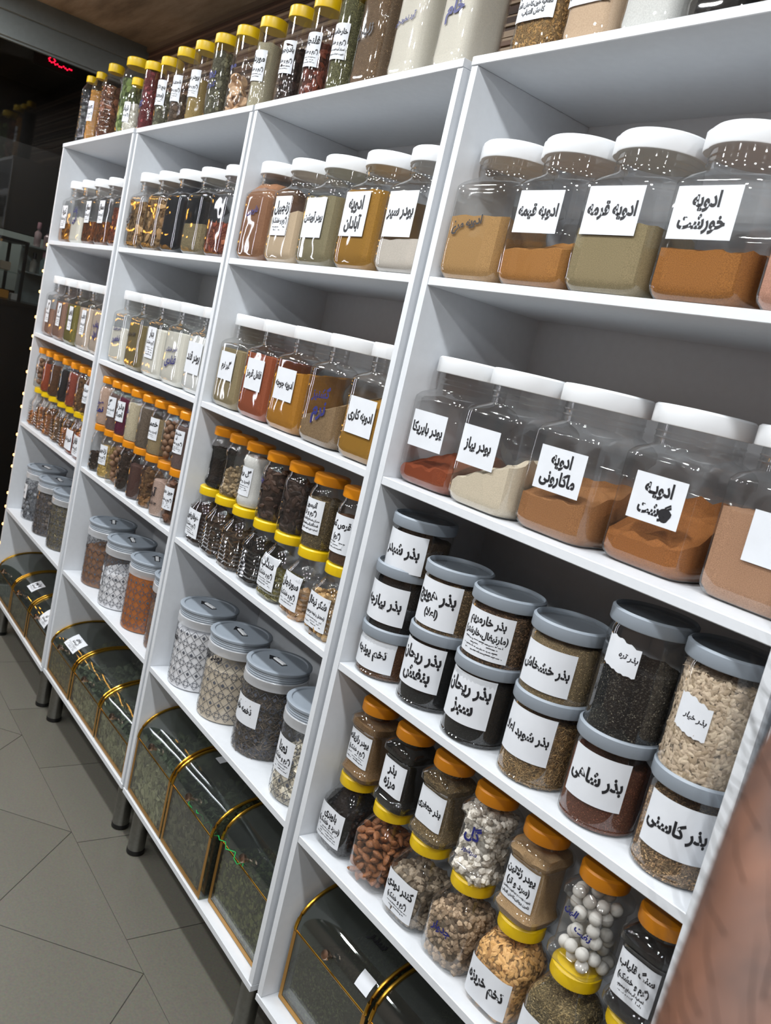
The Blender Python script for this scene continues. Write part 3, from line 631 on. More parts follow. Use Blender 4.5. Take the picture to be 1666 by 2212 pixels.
ROWS += [
 (3, '4', 0, 'fourth shelf lower layer', [
  hj(HONEY, .058, 'blueberry', .112, lab=L('بلوبری', SK, 4, z=.056, w=.078, h=.072)),
  hj(HONEY, .174, '*almond', 0),
  hj(HONEY, .289, 'frank', .085, lab=L('کندر دودی', GK, 2, z=.052, w=.080, h=.070)),
  hj(HONEY, .404, 'zedoary', .095, s=(.2, 0), pen=H('جدوار', z=.062, w=.045, h=.022, ink=BLUEPEN)),
  hj(HONEY, .522, 'melon', .118, lab=L('تخم خربزه', z=.045, w=.090, h=.066)),
  hj(HONEY, .638, 'mixseed', .108, lab=L('تاج', z=.040, w=.090, h=.064)),
  hj(HONEY, .747, 'blackbean', .100)]),
 (3, '4', .1625, 'fourth shelf upper layer', [
  hj(SQ, .072, 'fennel', .122, lab=L('پودر رازیانه', GK, 3, z=.068, w=.066, h=.066)),
  hj(SQ, .184, 'savory', .132, lab=L('بذر', 'مرزه', z=.066, w=.066, h=.064)),
  hj(SQ, .296, 'parsley', .118, lab=L('بذر جعفری', z=.067, w=.066, h=.066)),
  hj(SQ, .407, 'clay', .118, pen=H('گل', 'سرشور', z=.075, w=.036, h=.020, ink=BLUEPEN)),
  hj(SQ, .522, 'gelatin', .126, lab=L('پودر ژلاتین', '(سرد و تر)', '.تقویت پوست و مو،تقویت مفاصل،', '.تامین پروتئین،کاهش التهاب', z=.066, w=.066, h=.068)),
  hj(SQ, .640, '*mothball', 0, pen=H('نفت', x=.012, z=.066, w=.030, h=.024, ink=BLUEPEN, tilt=-8), pen2=H('الین', x=-.016, z=.086, w=.024, h=.022, ink=BLUEPEN, tilt=-8)),
  hj(SQ, .748, 'blackstone', .118, lab=L('سنگ قلیاب', GK, '.تصفیه آب،دفع سموم،', '.باطل کننده سحر', z=.064, w=.066, h=.068))]),
 (2, '3', 0, 'third shelf lower layer', [
  hj(HONEYR, .056, 'clove', .110, .062, lab=L('هوفاریقون', GK, 3, z=.058, w=.076, h=.074)),
  hj(HONEYR, .158, 'darkleaf', .100, .062), hj(HONEYR, .264, 'rootcurl', .088, .062), hj(HONEYR, .382, 'tea', .096, .062, pen=H('گل', z=.05, w=.02, h=.02)),
  hj(HONEYR, .492, 'rue', .060, .062, lab=L('سداب', GK, 3, z=.066, w=.074, h=.078)),
  hj(HONEYR, .605, 'colchicum', .050, .062, lab=L('سورنجان', GK, 2, z=.060, w=.074, h=.078)),
  hj(HONEYR, .722, 'cocoon', .090, .062, lab=L('شکر تیغال', '(معتدل و نیمه مرطوب)', 3, z=.056, w=.080, h=.074))]),
 (2, '3', .1625, 'third shelf upper layer', [
  hj(SQR, .066, 'blackherb', .110, .064), hj(SQR, .162, 'fuzzy', .075, .064, s=(.5, .2), pen=H('مرزنگوش', x=-.01, z=.095, w=.04, h=.018)),
  hj(SQR, .262, 'white', .128, .064, lab=L('گل پرنیان', SK, 4, z=.066, w=.058, h=.072)),
  hj(CYL4, .378, 'barkdark', .120, .066, pen=H('چای', x=-.012, z=.09, w=.03, h=.02, ink=BLUEPEN)),
  hj(CYL4, .488, 'pod', .118, .066, pen=H('هل', x=-.01, z=.075, w=.025, h=.02)),
  hj(CYL4, .602, 'anise', .108, .066, lab=L('آنیسون', '(گرم و تر)', '.مسکن،ضدنفخ،افزایش شیر', '.ضدالتهاب،ضدسرفه', '.تصفیه خون،تقویت قوای جنسی', z=.072, w=.066, h=.076, rot=.1)),
  hj(CYL4, .722, 'coco', .100, .066, lab=L('قرص کمر', '(گرم)', 3, z=.066, w=.066, h=.080, rot=.1))]),
]
BL = [.047, .145, .232, .325, .426, .525, .625, .716]
def bj(i, good, fh, z=0, **o): return (CYLB, BL[i], .045, good, fh, dict(o, z=z))
SM = dict(z=.078, w=.052, h=.066, rot=.15)
ROWS += [
 (1, '3', 0, 'third shelf lower layer', [
  bj(0, 'darkcup', .065), bj(1, 'gold', .105, lab=L('زنجبیل', GK, 2, **SM)), bj(2, '*nut', 0), bj(3, 'darkraisin', .125), bj(4, 'plum', .105),
  bj(5, 'nutty', .11), bj(6, 'rosepale', .105, pen=H('آرد', 'چهارتخم', z=.06, w=.045, h=.02)), bj(7, 'chestnut', .12, lab=L('جوز هندی', GK, 3, **SM))]),
 (1, '3', .165, 'third shelf upper layer', [
  bj(0, 'pinkpow', .128, pen=H('صورتی', 'نمک', z=.07, w=.05, h=.022, ink=BLUEPEN)), bj(1, 'mauve', .12, lab=L('گل', SK, 2, **SM)), bj(2, 'magenta', .12, lab=L('بذر تره', 'اصلاح', **SM)),
  bj(3, 'creamy', .12, pen=H('کنجد', x=-.01, z=.085, w=.035, h=.02, ink=BLUEPEN)), bj(4, 'greybrown', .125), bj(5, 'sand', .105, lab=L('خطمی', SK, 2, **SM)),
  bj(6, '*nut', 0), bj(7, 'mauve', .12, lab=L('خشخاش', 'آرد', GK, 3, **SM))]),
]
AL = [.056, .165, .275, .405, .518, .625, .722]
ROWS += [
 (0, '3', 0, 'third shelf lower layer', [
  (HONEYR, AL[0], .062, 'copper', .05, {}), (HONEYR, AL[1], .062, 'copper', .09, {}), (HONEYR, AL[2], .062, 'copper', .075, {}), (HONEYR, AL[3], .062, 'nutty', .085, {}), (HONEYR, AL[4], .062, 'copper', .07, {}),
  (HONEYR, AL[5], .062, 'brick', .06, dict(lab=L('ادویه کباب', z=.054, w=.078, h=.074))), (HONEYR, AL[6], .062, 'redbrown', .09, dict(lab=L('فلفل', GK, 2, z=.05, w=.076, h=.074)))]),
 (0, '3', .1625, 'third shelf upper layer', [
  (CYLB, AL[0], .05, '*nut', 0, {}), (CYLB, AL[1], .05, 'redbrown', .11, {}), (CYLB, AL[2], .05, 'coco', .12, {}), (CYLB, AL[3], .05, 'blackgrain', .125, {}), (CYLB, AL[4], .05, 'brick', .125, dict(pen=H('گل', 'سرخ', z=.07, w=.03, h=.022))),
  (CYLB, AL[5], .05, 'nutty', .12, {}), (CYLB, AL[6], .05, 'chestnut', .12, dict(lab=L('سنجد', GK, 2, **SM)))]),
]
def tj(j, l, good, fh, d=.055, **o): return (j, l, d, good, fh, o)
TLB = dict(z=.115, w=.056, h=.078, rot=.18)
ROWS += [
 (0, 'T', 0, 'top board', [
  tj(BOT, .040, 'inkdark', .215), tj(BOT, .165, 'orangepow', .20, lab=L('عسل', GK, 2, z=.12, w=.05, h=.075, rot=.1)), tj(FAT, .320, 'brownbark', .20, .06), tj(FAT2, .545, 'greenleaf', .20, .07),
  tj(SMALLB, .648, 'crystal', .10, .045, lab=L('نبات', GK, 1, z=.07, w=.05, h=.066, rot=.1)), tj(SHORTTALL, .768, 'maroon', .195, pen=H('گل', z=.08, w=.03, h=.03, ink=BLUEPEN))]),
 (1, 'T', 0, 'top board', [
  tj(SHORTTALL, .052, 'greygreen', .12, lab=L('پنج انگشت', '(معتدل)', 2, **TLB)), tj(TALL, .180, 'brownherb', .10, lab=L('شیرین بیان', GK, 3, **TLB)), tj(TALL, .318, 'sandy', .13, lab=L('پودر سنا', GK, 2, **TLB)),
  tj(TALL, .455, 'greygreen', .19, pen=H('پونه', 'کوهی', z=.12, w=.045, h=.024, ink=BLUEPEN)), tj(TALL, .595, '*slice', 0, pen=H('موم', z=.125, w=.035, h=.024, ink=BLUEPEN)), tj(TALL, .735, 'flax', .175, lab=L('موردانه', GK, 2, **TLB))]),
 (2, 'T', 0, 'top board', [
  tj(TALL, .040, 'brownflake', .14, lab=L('بادرنجبویه', GK, 2, **TLB)), tj(TALL, .165, 'redbark', .135, lab=L('فلنجان', GK, 3, **TLB)), tj(TALL, .290, 'greenseed', .205, lab=L('خارخاسک', GK, '.اصرار آور،تقویت سیستم', '.تقویت عضلات،بهبود عملکرد', **TLB)),
  tj(TUB, .425, 'ajwain', .23, .07, pen=H('زنیان', x=-.01, z=.11, w=.06, h=.03)), tj(TUB, .570, 'flour', .23, .07, pen=H('آرد نخودچی', x=-.006, z=.112, w=.07, h=.026, ink=BLUEPEN)),
  tj(TUB, .725, 'flour', .23, .07, pen=H('نخود', 'خام', x=.0, z=.135, w=.05, h=.028, ink=BLUEPEN))]),
 (3, 'T', 0, 'top board', [
  tj(TUB, .085, 'barley', .21, .072, lab=L('جو', GK, '.تصفیه خون،کاهش قند', '.کاهش التهاب', z=.105, w=.088, h=.10)), tj(TUB, .205, 'almondflour', .21, .072, lab=L('آرد بادام', GK, '.پوست و مو،تقویت مغز', '.پوست و مو،تقویت اعصاب', z=.112, w=.088, h=.10)),
  tj(TUB, .325, 'white', .21, .072, lab=L('نشاسته', GK, 2, z=.118, w=.088, h=.10)), tj(TUB, .445, 'blackbean', .21, .072), tj(TUB, .565, 'darkraisin', .21, .072), tj(TUB, .690, 'blackbean', .21, .072)]),
]
CANS = [  # unit, along, depth, goods, fill, options
 (2, .116, .088, 'salt', .165, dict(pen=H('نمک', x=-.028, z=.125, w=.055, h=.026), logo=1)),
 (2, .308, .092, 'blondpow', .140, dict(pen=H('پودر نارگیل', x=-.005, z=.158, w=.10, h=.024), logo=1)),
 (2, .496, .102, 'seedmix', .135, dict(lab=L('تخمه خام', z=.108, w=.100, h=.064, rot=.05))),
 (2, .716, .092, 'oatwhite', .095, dict(lab=L('نعنا', GK, 3, z=.105, w=.070, h=.080, rot=.0))),
 (1, .138, .100, 'earth', .135, dict(pen=H('دارچین', x=-.02, z=.13, w=.06, h=.024))),
 (1, .353, .090, 'salt', .120, dict(lab=L('جوش', GK, 2, z=.098, w=.056, h=.066, rot=-.4), logo=1)),
 (1, .553, .096, 'spiceorange', .180, {}),
 (1, .722, .108, 'earth', .130, {}),
 (0, .150, .100, 'cottonblack', .120, dict(lab=L('پنبه', GK, 2, z=.118, w=.070, h=.060, rot=-.2))),
 (0, .372, .090, 'petalgrey', .165, {}),
 (0, .568, .094, 'herbstem', .165, dict(lab=L('پونه', GK, 2, z=.095, w=.044, h=.060, rot=-.45))),
]
BINS = [  # unit, from, to, depth, tall, goods, fill, label options
 (0, .006, .268, .004, 0, 'dryleaf', .075, None), (0, .274, .536, .004, 0, 'dryleaf', .09, dict(x=.50, y=.055, w=.075, h=.058, lines=L('به لیمو', GK, 2))), (0, .543, .800, .006, 0, 'dryleaf', .085, dict(x=.62, y=.012, w=.09, h=.060, lines=L('گل', GK, 2))),
 (1, .003, .258, .004, 0, 'olivebud', .085, dict(x=.55, y=.036, w=.105, h=.058, lines=L('رزماری', GK, 4))), (1, .264, .532, .006, 0, 'paleleaf', .105, None), (1, .540, .800, .006, 0, 'paleleaf', .100, dict(x=.80, y=.11, w=.04, h=.026, lines=None, pen=1)),
 (2, .004, .258, .004, 1, 'paleleaf', .150, dict(x=.60, y=.12, w=.01, h=.01, lines=None, pen=1, pt=H('به لیمو', z=0, w=.06, h=.03))), (2, .264, .522, .004, 1, 'dryleaf', .165, dict(x=.22, y=.115, w=.030, h=.024, lines=None)), (2, .532, .796, .024, 1, 'greenleafy', .135, dict(x=.16, y=.125, w=.034, h=.026, lines=None)),
 (3, .012, .276, .036, 1, 'greenfine', .110, dict(x=.86, y=.012, w=.040, h=.034, lines=None, pt=H('برگ', 'سدر', z=0, w=.05, h=.03))), (3, .284, .546, .036, 1, 'greenfine', .130, None), (3, .552, .800, .036, 1, 'greenfine', .130, None),
]
WANT.add(('Venue', 0)); WANT.add(('۴۲', 0)) if False else None
# ------------------------------------------------------------------ room
def shell_box(name, x0, x1, y0, y1, z0, z1, m): return structure(MB().box(x0, x1, y0, y1, z0, z1).obj(name, m, smooth=False))
def tile_mat(name, rotz, ox, oy):
    m, nt, b = newmat(name); L_ = nt.links.new
    tc = nt.nodes.new('ShaderNodeTexCoord'); mp = nt.nodes.new('ShaderNodeMapping'); mp.vector_type = 'POINT'
    mp.inputs['Rotation'].default_value = (0, 0, rotz)
    sub = nt.nodes.new('ShaderNodeVectorMath'); sub.operation = 'SUBTRACT'; sub.inputs[1].default_value = (ox, oy, 0)
    L_(tc.outputs['Object'], sub.inputs[0]); L_(sub.outputs[0], mp.inputs['Vector'])
    br = nt.nodes.new('ShaderNodeTexBrick'); br.offset = 0; br.squash = 1
    br.inputs['Scale'].default_value = 1; br.inputs['Brick Width'].default_value = .433; br.inputs['Row Height'].default_value = .433
    br.inputs['Mortar Size'].default_value = .0016; br.inputs['Mortar Smooth'].default_value = .3
    br.inputs['Color1'].default_value = (*lin('625f53'), 1); br.inputs['Color2'].default_value = (*lin('68655a'), 1); br.inputs['Mortar'].default_value = (*lin('34322c'), 1)
    L_(mp.outputs[0], br.inputs['Vector'])
    no = nt.nodes.new('ShaderNodeTexNoise'); no.inputs['Scale'].default_value = 160; no.inputs['Detail'].default_value = 5
    L_(tc.outputs['Object'], no.inputs['Vector'])
    mx = nt.nodes.new('ShaderNodeMix'); mx.data_type = 'RGBA'; mx.blend_type = 'OVERLAY'; mx.inputs[0].default_value = .35
    L_(br.outputs['Color'], mx.inputs[6]); L_(no.outputs['Color'], mx.inputs[7])
    hs = nt.nodes.new('ShaderNodeHueSaturation'); hs.inputs['Saturation'].default_value = .75; L_(mx.outputs[2], hs.inputs['Color'])
    L_(hs.outputs[0], b.inputs['Base Color']); b.inputs['Roughness'].default_value = .34
    bp = nt.nodes.new('ShaderNodeBump'); bp.inputs['Strength'].default_value = .25; bp.inputs['Distance'].default_value = .002; bp.invert = True
    L_(br.outputs['Fac'], bp.inputs['Height']); L_(bp.outputs[0], b.inputs['Normal'])
    return m
def wood_mat(name, cols, sc, rough=.55):
    m, nt, b = newmat(name); L_ = nt.links.new
    tc = nt.nodes.new('ShaderNodeTexCoord'); mp = nt.nodes.new('ShaderNodeMapping'); mp.inputs['Scale'].default_value = sc
    no = nt.nodes.new('ShaderNodeTexNoise'); no.inputs['Scale'].default_value = 1; no.inputs['Detail'].default_value = 7; no.inputs['Roughness'].default_value = .65
    r = nt.nodes.new('ShaderNodeValToRGB'); r.color_ramp.elements[0].position = .34; r.color_ramp.elements[1].position = .66
    r.color_ramp.elements[0].color = (*lin(cols[0]), 1); r.color_ramp.elements[1].color = (*lin(cols[-1]), 1)
    if len(cols) > 2:
        e = r.color_ramp.elements.new(.5); e.color = (*lin(cols[1]), 1)
    L_(tc.outputs['Object'], mp.inputs['Vector']); L_(mp.outputs[0], no.inputs['Vector']); L_(no.outputs['Fac'], r.inputs['Fac']); L_(r.outputs['Color'], b.inputs['Base Color'])
    b.inputs['Roughness'].default_value = rough
    return m
# floor: a straight border course along the shelves, the field laid on the diagonal
me = mesh('floor', [(-4.2, -.1, 0), (5.6, -.1, 0), (5.6, .40, 0), (-4.2, .40, 0), (-4.2, -3.4, 0), (5.6, -3.4, 0), (-4.2, -3.4, -.1), (5.6, -3.4, -.1), (5.6, .40, -.1), (-4.2, .40, -.1)],
          [(0, 1, 2, 3), (4, 5, 1, 0), (6, 9, 8, 7), (4, 6, 7, 5), (2, 8, 9, 3)], [tile_mat('floor_tiles_straight', 0, 1.66, -.1), tile_mat('floor_tiles_diagonal', math.radians(45), 1.605, -.1)], smooth=False)
me.polygons[1].material_index = 1
structure(add('floor', me))
WOODC = wood_mat('ceiling_wood', ['6a5947', '8a7861', 'a08e76'], (2.2, 14, 5))
shell_box('ceiling', -.47, 5.6, -3.4, .40, CEIL, CEIL + .08, WOODC)
for k, yy in enumerate((-.22, -.95, -1.7, -2.5)):
    structure(MB().box(-.45, 5.5, yy - .002, yy + .002, CEIL - .001, CEIL + .001).obj('trim_%d' % (k + 1), plain('dark_seam', '2c241c', .8), smooth=False))
# back wall: ribbed dark and light wood strips
WALL = plain('back_wall_paint', '4a3c30', .7)
shell_box('wall_back', -.47, 5.6, .385, .47, 0, CEIL, WALL)
STRIP = [wood_mat('strip_dark', ['3a281e', '523a2c'], (3, 30, 60)), wood_mat('strip_mid', ['64493a', '856650'], (3, 30, 60)), wood_mat('strip_light', ['96806a', 'b39c82'], (3, 30, 60))]
z = 2.03; k = 0
rs = random.Random(3); bins = {0: MB(), 1: MB(), 2: MB()}
while z < CEIL - .02:
    hgt = rs.choice((.006, .008, .011, .016)); q = rs.choice((0, 1, 0, 2, 1, 2)); dep = rs.choice((.004, .007, .010))
    bins[q].box(-.44, 5.55, .385 - dep, .385, z, min(z + hgt, CEIL - .02)); z += hgt
me = bpy.data.meshes.new('wall_back_cladding')
V = []; F = []; MI = []
for q in bins:
    n = len(V); V += bins[q].v; F += [tuple(i + n for i in f) for f in bins[q].f]; MI += [q] * len(bins[q].f)
me = mesh('trim_cladding', V, F, STRIP, smooth=False)
for p_, q in zip(me.polygons, MI): p_.material_index = q
structure(add('wall_back_cladding', me))
structure(MB().box(-.44, 5.55, .366, .385, CEIL - .022, CEIL).obj('trim_5', plain('cornice', '6b5a48', .6), smooth=False))
PAINT = plain('room_wall_paint', '6a5240', .7)
shell_box('wall_front', -.47, 5.6, -3.48, -3.4, 0, CEIL, PAINT)
shell_box('wall_right', 5.6, 5.68, -3.4, .42, 0, CEIL, PAINT)
# shop front at the far end: metal header, dark pane
ALU = plain('painted_metal', '7b8384', .45, .15, noise=.04, nscale=50)
mb = MB(); mb.box(-.47, -.40, -3.4, .384, 2.60, CEIL); mb.box(-.47, -.42, -3.4, .384, 2.505, 2.60); mb.box(-.455, -.432, -3.4, .384, 2.495, 2.505)
structure(mb.obj('trim_6', ALU, smooth=False))
structure(MB().box(-.465, -.425, -3.4, .384, .0, .06).obj('trim_7', ALU, smooth=False))
PANE = clear('shop_window_glass', (.66, .68, .69), .03, .45, .02, 0.0)
structure(MB().box(-.452, -.444, -3.395, .383, .06, 2.496).obj('window_1', PANE, smooth=False))
# the dark place behind the pane
DARK = plain('dark_panel', '141210', .6, noise=.15, nscale=8)
shell_box('wall_far', -2.3, -2.22, -3.4, .9, 0, 2.7, plain('far_wall', '1c1917', .8))
shell_box('wall_left', -2.3, -.47, .80, .9, 0, 2.7, plain('side_far_wall', '171513', .8))
shell_box('ceiling_far', -2.3, -.47, -3.4, .9, 2.68, 2.76, plain('far_ceiling', '201d1a', .8))
structure(MB().box(-1.95, -1.90, -.6, .78, 1.795, 2.30).obj('wall_dark_board', DARK, smooth=False))
structure(MB().box(-1.94, -1.90, -.6, .78, 1.45, 1.79).obj('wall_pale_strip', plain('pale_board', '9aa39c', .7), smooth=False))
ldd = bpy.data.lights.new('far_fill_glow', 'AREA'); ldd.size = .3; ldd.energy = 9; ldd.color = (1, .95, .88)  # unseen fill light added to brighten the display behind the pane
ldo = bpy.data.objects.new('far_fill_glow', ldd); COL.objects.link(ldo); ldo.location = (-1.3, .1, 2.66)

ct = thing('display_counter', 'dark wooden counter seen through the shop window', 'counter', (-1.35, .2, 0))
MB().box(-.28, .28, -.75, .55, 0, 1.385).obj('cabinet', plain('counter_wood', '1d1814', .45), ct); MB().box(-.30, .30, -.77, .57, 1.385, 1.41).obj('worktop', plain('counter_top', '2b2622', .25), ct)
dc = thing('display_case', 'black framed glass case standing on the counter outside', 'display case', (-1.35, .06, 1.41))
for (x, y) in ((-.2, -.3), (.2, -.3), (-.2, .1), (.2, .1)): MB().box(x - .008, x + .008, y - .008, y + .008, 0, .30).obj('post', BLACKPL, dc)
MB().box(-.21, .21, -.31, .11, .30, .316).obj('top_frame', BLACKPL, dc); MB().box(-.19, .19, -.29, .09, .14, .146).obj('glass_shelf', clear('shelf_glass', (.8, .85, .84), .06, .5, .03, 0), dc)
rs = random.Random(5)
for k, (c, y, zz, sz) in enumerate([('8c2740', -.20, 1.558, .05), ('23242c', -.09, 1.558, .06), ('b3a48d', .02, 1.558, .05), ('933b4a', -.22, 1.411, .06), ('c98a2e', .03, 1.411, .05), ('3c3a44', -.10, 1.411, .07), ('c9c5bd', .09, 1.411, .04)]):
    wd = ['crimson', 'charcoal', 'beige', 'rosy red', 'amber', 'slate grey', 'off white'][k]
    o = MB().box(-.03, .03, -sz / 2, sz / 2, 0, sz * .9, .004).obj('carton', plain('carton_%d' % k, c, .5), loc=(-1.22, .06 + y, zz)); tag(o, 'small %s carton inside the glass display case on the counter' % wd, 'box', 'cartons in the display case')
sk = thing('wall_rack', 'small white rack of bottles on the counter end', 'rack', (-1.35, .40, 1.41))
MB().box(-.10, .10, -.20, .20, .16, .168).obj('shelf', plain('rack_white', 'aab3ae', .5), sk); MB().box(-.10, .10, -.20, .20, .30, .308).obj('shelf', plain('rack_white', 'aab3ae', .5), sk); MB().box(-.10, -.09, -.20, .20, 0, .31).obj('back_panel', plain('rack_white', 'aab3ae', .5), sk)
for k in range(14):
    r = k // 7; y = .24 + .05 * (k % 7); c = rs.choice(['9a9f8e', 'c2b18a', 'a9bdb4', 'b9a0a0', 'd2cfc4', '55704f']); zz = 1.5785 if r == 0 else 1.7185
    hh = rs.uniform(.07, .11); t = thing('bottle', '%s bottle, %s along, %s shelf of the rack through the window' % (['squat', 'slim'][hh > .09], ORD[k % 7], ['lower', 'upper'][r]), 'bottle', (-1.29, y, zz), group='bottles on the small rack')
    MB().lathe([(.015, 0), (.018, .004), (.018, hh * .7), (.008, hh * .82), (.008, hh)], 14).obj('bottle_body', plain('bottle_' + c, c, .3), t)
    MB().lathe([(.011, hh * .9), (.011, hh + .022), (.009, hh + .025)], 12).obj('cap', plain('cap_%d' % (k % 3), ['17151a', 'b98a92', '1f1a20'][k % 3], .4), t)
# red LED sign behind the pane
sg = thing('led_sign', 'small red LED sign glowing behind the dark window', 'sign', (-.62, .045, 2.53))
MB().box(-.008, .006, -.10, .10, -.05, .05, .003).obj('sign_case', BLACKPL, sg)
MB().box(-.004, .002, -.006, .006, .05, .15).obj('hanger', BLACKPL, sg)
RED = plain('red_led', 'ff1030', .5, emit=6.0)
mb = MB()
for cx, cy in ((-.05, .022), (.0, .030), (-.024, -.008)):
    for q in range(8):
        a = q * PI / 4; mb.box(.006, .009, cx + .013 * math.cos(a) - .003, cx + .013 * math.cos(a) + .003, cy + .011 * math.sin(a) - .003, cy + .011 * math.sin(a) + .003)
for q in range(9): mb.box(.006, .009, -.01 + q * .009, -.004 + q * .009, -.025 + .004 * math.sin(q * 1.9), -.019 + .004 * math.sin(q * 1.9))
led = mb.obj('led_dots', RED, sg, smooth=False)

# ceiling lamps
for k, (x, y) in enumerate(LAMPS):
    t = thing('ceiling_downlight', 'round recessed ceiling downlight over the aisle', 'ceiling light', (x, y, CEIL), group='ceiling downlights over the aisle')
    MB().lathe([(.070, -.001), (.086, -.001), (.086, -.012), (.080, -.016), (.070, -.016), (.070, -.001)], 32).obj('trim_ring', WHITELID, t)
    MB().lathe([(.066, -.004), (.066, -.008), (.001, -.008)], 24).obj('diffuser', plain('lamp_diffuser', 'fff6ea', .5, emit=18.0), t)

# unseen fairy lights added by the shop window for golden reflections on the jars
wire = plain('lamp_wire', '2a241c', .6); BULB = plain('warm_bulb', 'ffb648', .4, emit=13.0)
fl = thing('added_fairy_lights', 'unseen string of warm bulbs added for golden jar reflections', 'fairy lights', (-.40, -1.5, 0))
bpts = []
for s in range(6):
    y = .88 + s * .052; pts = [(0, y, 2.45), (0.005, y + .02, 1.6), (0, y - .01, .9), (.004, y, .45)]
    MB().tube(pts, .0015, 5).obj('wire', wire, fl)
    for q in range(15): bpts.append((0.006, y + .012 * math.sin(q * 1.7), 2.40 - q * .135))
for i, p in enumerate(bpts[:90]):
    if i == 0: bm = MB().lathe([(.002, -.011), (.009, -.004), (.010, .003), (.004, .011), (.001, .012)], 8).build('bulb', BULB)
    add('bulb', bm, fl, p)

TUBE = plain('tube_white', 'f4f6ff', .4, emit=9.0)  # unseen tubes added to put white reflections on the jars
for (tx, ty, wd) in ((-.36, -.92, 'near the shelves end of the shop window'), (-.36, -1.35, 'near the middle of the shop window')):
    t = thing('reflection_tube', 'unseen upright white tube added for jar reflections, %s' % wd, 'lamp', (tx, ty, 1.0))
    MB().box(-.055, -.035, -.03, .03, 0, 1.35, .003).obj('backplate', WHITELID, t); MB().tube([(-.018, 0, .04), (-.018, 0, 1.31)], .019, 14).obj('light_tube', TUBE, t)
    for q in (.02, 1.31): MB().box(-.036, 0, -.02, .02, q, q + .025, .002).obj('end_cap', WHITELID, t)

# ------------------------------------------------------------------ shelving units
def plank(name, root, x0, x1, y0, y1, z0, z1): return MB().box(x0, x1, y0, y1, z0, z1, .0012).obj(name, WHITE, root, smooth=False)
for u in range(5):
    x0, y0, a = UOFF[u]
    r = thing('shelving_unit', ['white open shelving unit standing beside the dark shop window', 'second white open shelving unit from the shop window', 'third white open shelving unit, with five patterned or bulk canisters below its middle', 'largest looking white shelving unit, full of grey-lidded stacked jars', 'white shelving unit behind the bare forearm'][u], 'shelving unit', (u * .85 + x0, y0, FZ), a, 'white shelving units along the wall' if False else None)
    if u == 2: r['label'] = 'third white open shelving unit from the shop window'
    H_ = SH['T']
    plank('side_panel', r, -TH, 0, 0, DE, 0, H_ - TH); plank('side_panel', r, WI, WI + TH, 0, DE, 0, H_ - TH)
    plank('top_board', r, -TH, WI + TH, -.002, DE, H_ - TH, H_); plank('bottom_board', r, -TH, WI + TH, -.002, DE, -TH, 0)
    for k in '4321': plank('shelf', r, 0.0004, WI - .0004, .001, DE - .004, SH[k] - TH, SH[k])
    MB().box(-TH, WI + TH, DE, DE + .006, -TH, H_).obj('back_panel', WHITE, r, smooth=False)
    for (lx, ly) in ((.045, .045), (WI - .045, .045), (.045, DE - .05), (WI - .045, DE - .05)):
        lg = MB().lathe([(.0245, -FZ + .014), (.025, -FZ + .016), (.025, -TH - .016), (.0245, -TH - .014)], 28).obj('leg', STEEL, r, (lx, ly, 0))
        MB().lathe([(.027, -TH - .014), (.030, -TH - .012), (.030, -TH)], 28).obj('collar', BLACKPL, lg); MB().lathe([(.022, -FZ), (.026, -FZ + .003), (.026, -FZ + .014)], 28).obj('foot', BLACKPL, lg)
# warm LED strip on the outer edge of the first unit
st = thing('edge_light_strip', 'thin strip of warm lights down the outer edge of the window unit', 'light strip', U(0, -TH - .003, .004, 0))
MB().box(-.002, .002, -.003, .003, .02, SH['T'] - .05).obj('strip_tape', plain('strip_white', 'c9c4b8', .5), st)
bm = MB().lathe([(.001, -.006), (.004, -.004), (.004, .004), (.001, .006)], 8).build('bulb', plain('strip_bulb', 'ffc070', .4, emit=3.0))
rs = random.Random(9); zq = .22
while zq < 1.55:
    add('bulb', bm, st, (-.001, -.004, zq)); zq += rs.uniform(.05, .13)

# ------------------------------------------------------------------ jars and what is in them
prepare(sorted(WANT))
def jar_thing(jar, label, loc, rz, group):
    t = thing(jar.name, label, 'jar', loc, rz, group)
    if jar.body_me is None: jar.body_me = loft_mesh('jar_body', jar.rings(), jar.pet)
    add('jar_body', jar.body_me, t)
    if jar.lid:
        if jar.lid_me is None:
            r, z0, z1, m, kw = jar.lid; jar.lid_me = lid_plain(r, z0, z1, **kw).build('lid', m)
        add('lid', jar.lid_me, t)
    return t
def goods_mat(good, piece):
    cols, sc, kind, sz, n, words = GOODS[good]
    if kind is None:
        lum = sum(int(cols[0][i:i + 2], 16) for i in (0, 2, 4)) / 3; lo_, hi_ = (.95, 1.03) if lum > 165 else (.76, 1.10)
        cols = [dark(cols[0], lo_), dark(cols[-1], hi_)]
    elif good in ('clove', 'darkleaf', 'rootcurl', 'tea', 'pod', 'barkdark', 'blackherb', 'savory', 'blackseed', 'basil', 'leek', 'blueberry'): cols = [dark(c, .88) for c in cols]
    else: cols = [dark(c, 1.25) for c in cols]
    if piece: return pieces_mat('pieces_' + good, cols)
    if kind is None: return grainy('powder_' + good, cols, sc, .25, .9, 'noise') if sc > 250 or sc < 0 else grainy('powder_' + good, cols, sc, .5, .7)
    return grainy('shaded_bed_' + good, [dark(c, .72) for c in cols], sc * 1.6, .6, .85)  # bed colours darkened to stand for the shade between pieces
def dark(c, k):
    v = [int(c[i:i + 2], 16) for i in (0, 2, 4)]; g_ = sum(v) / 3
    return ''.join('%02x' % max(0, min(255, int((x * .93 + g_ * .07) * k))) for x in v)
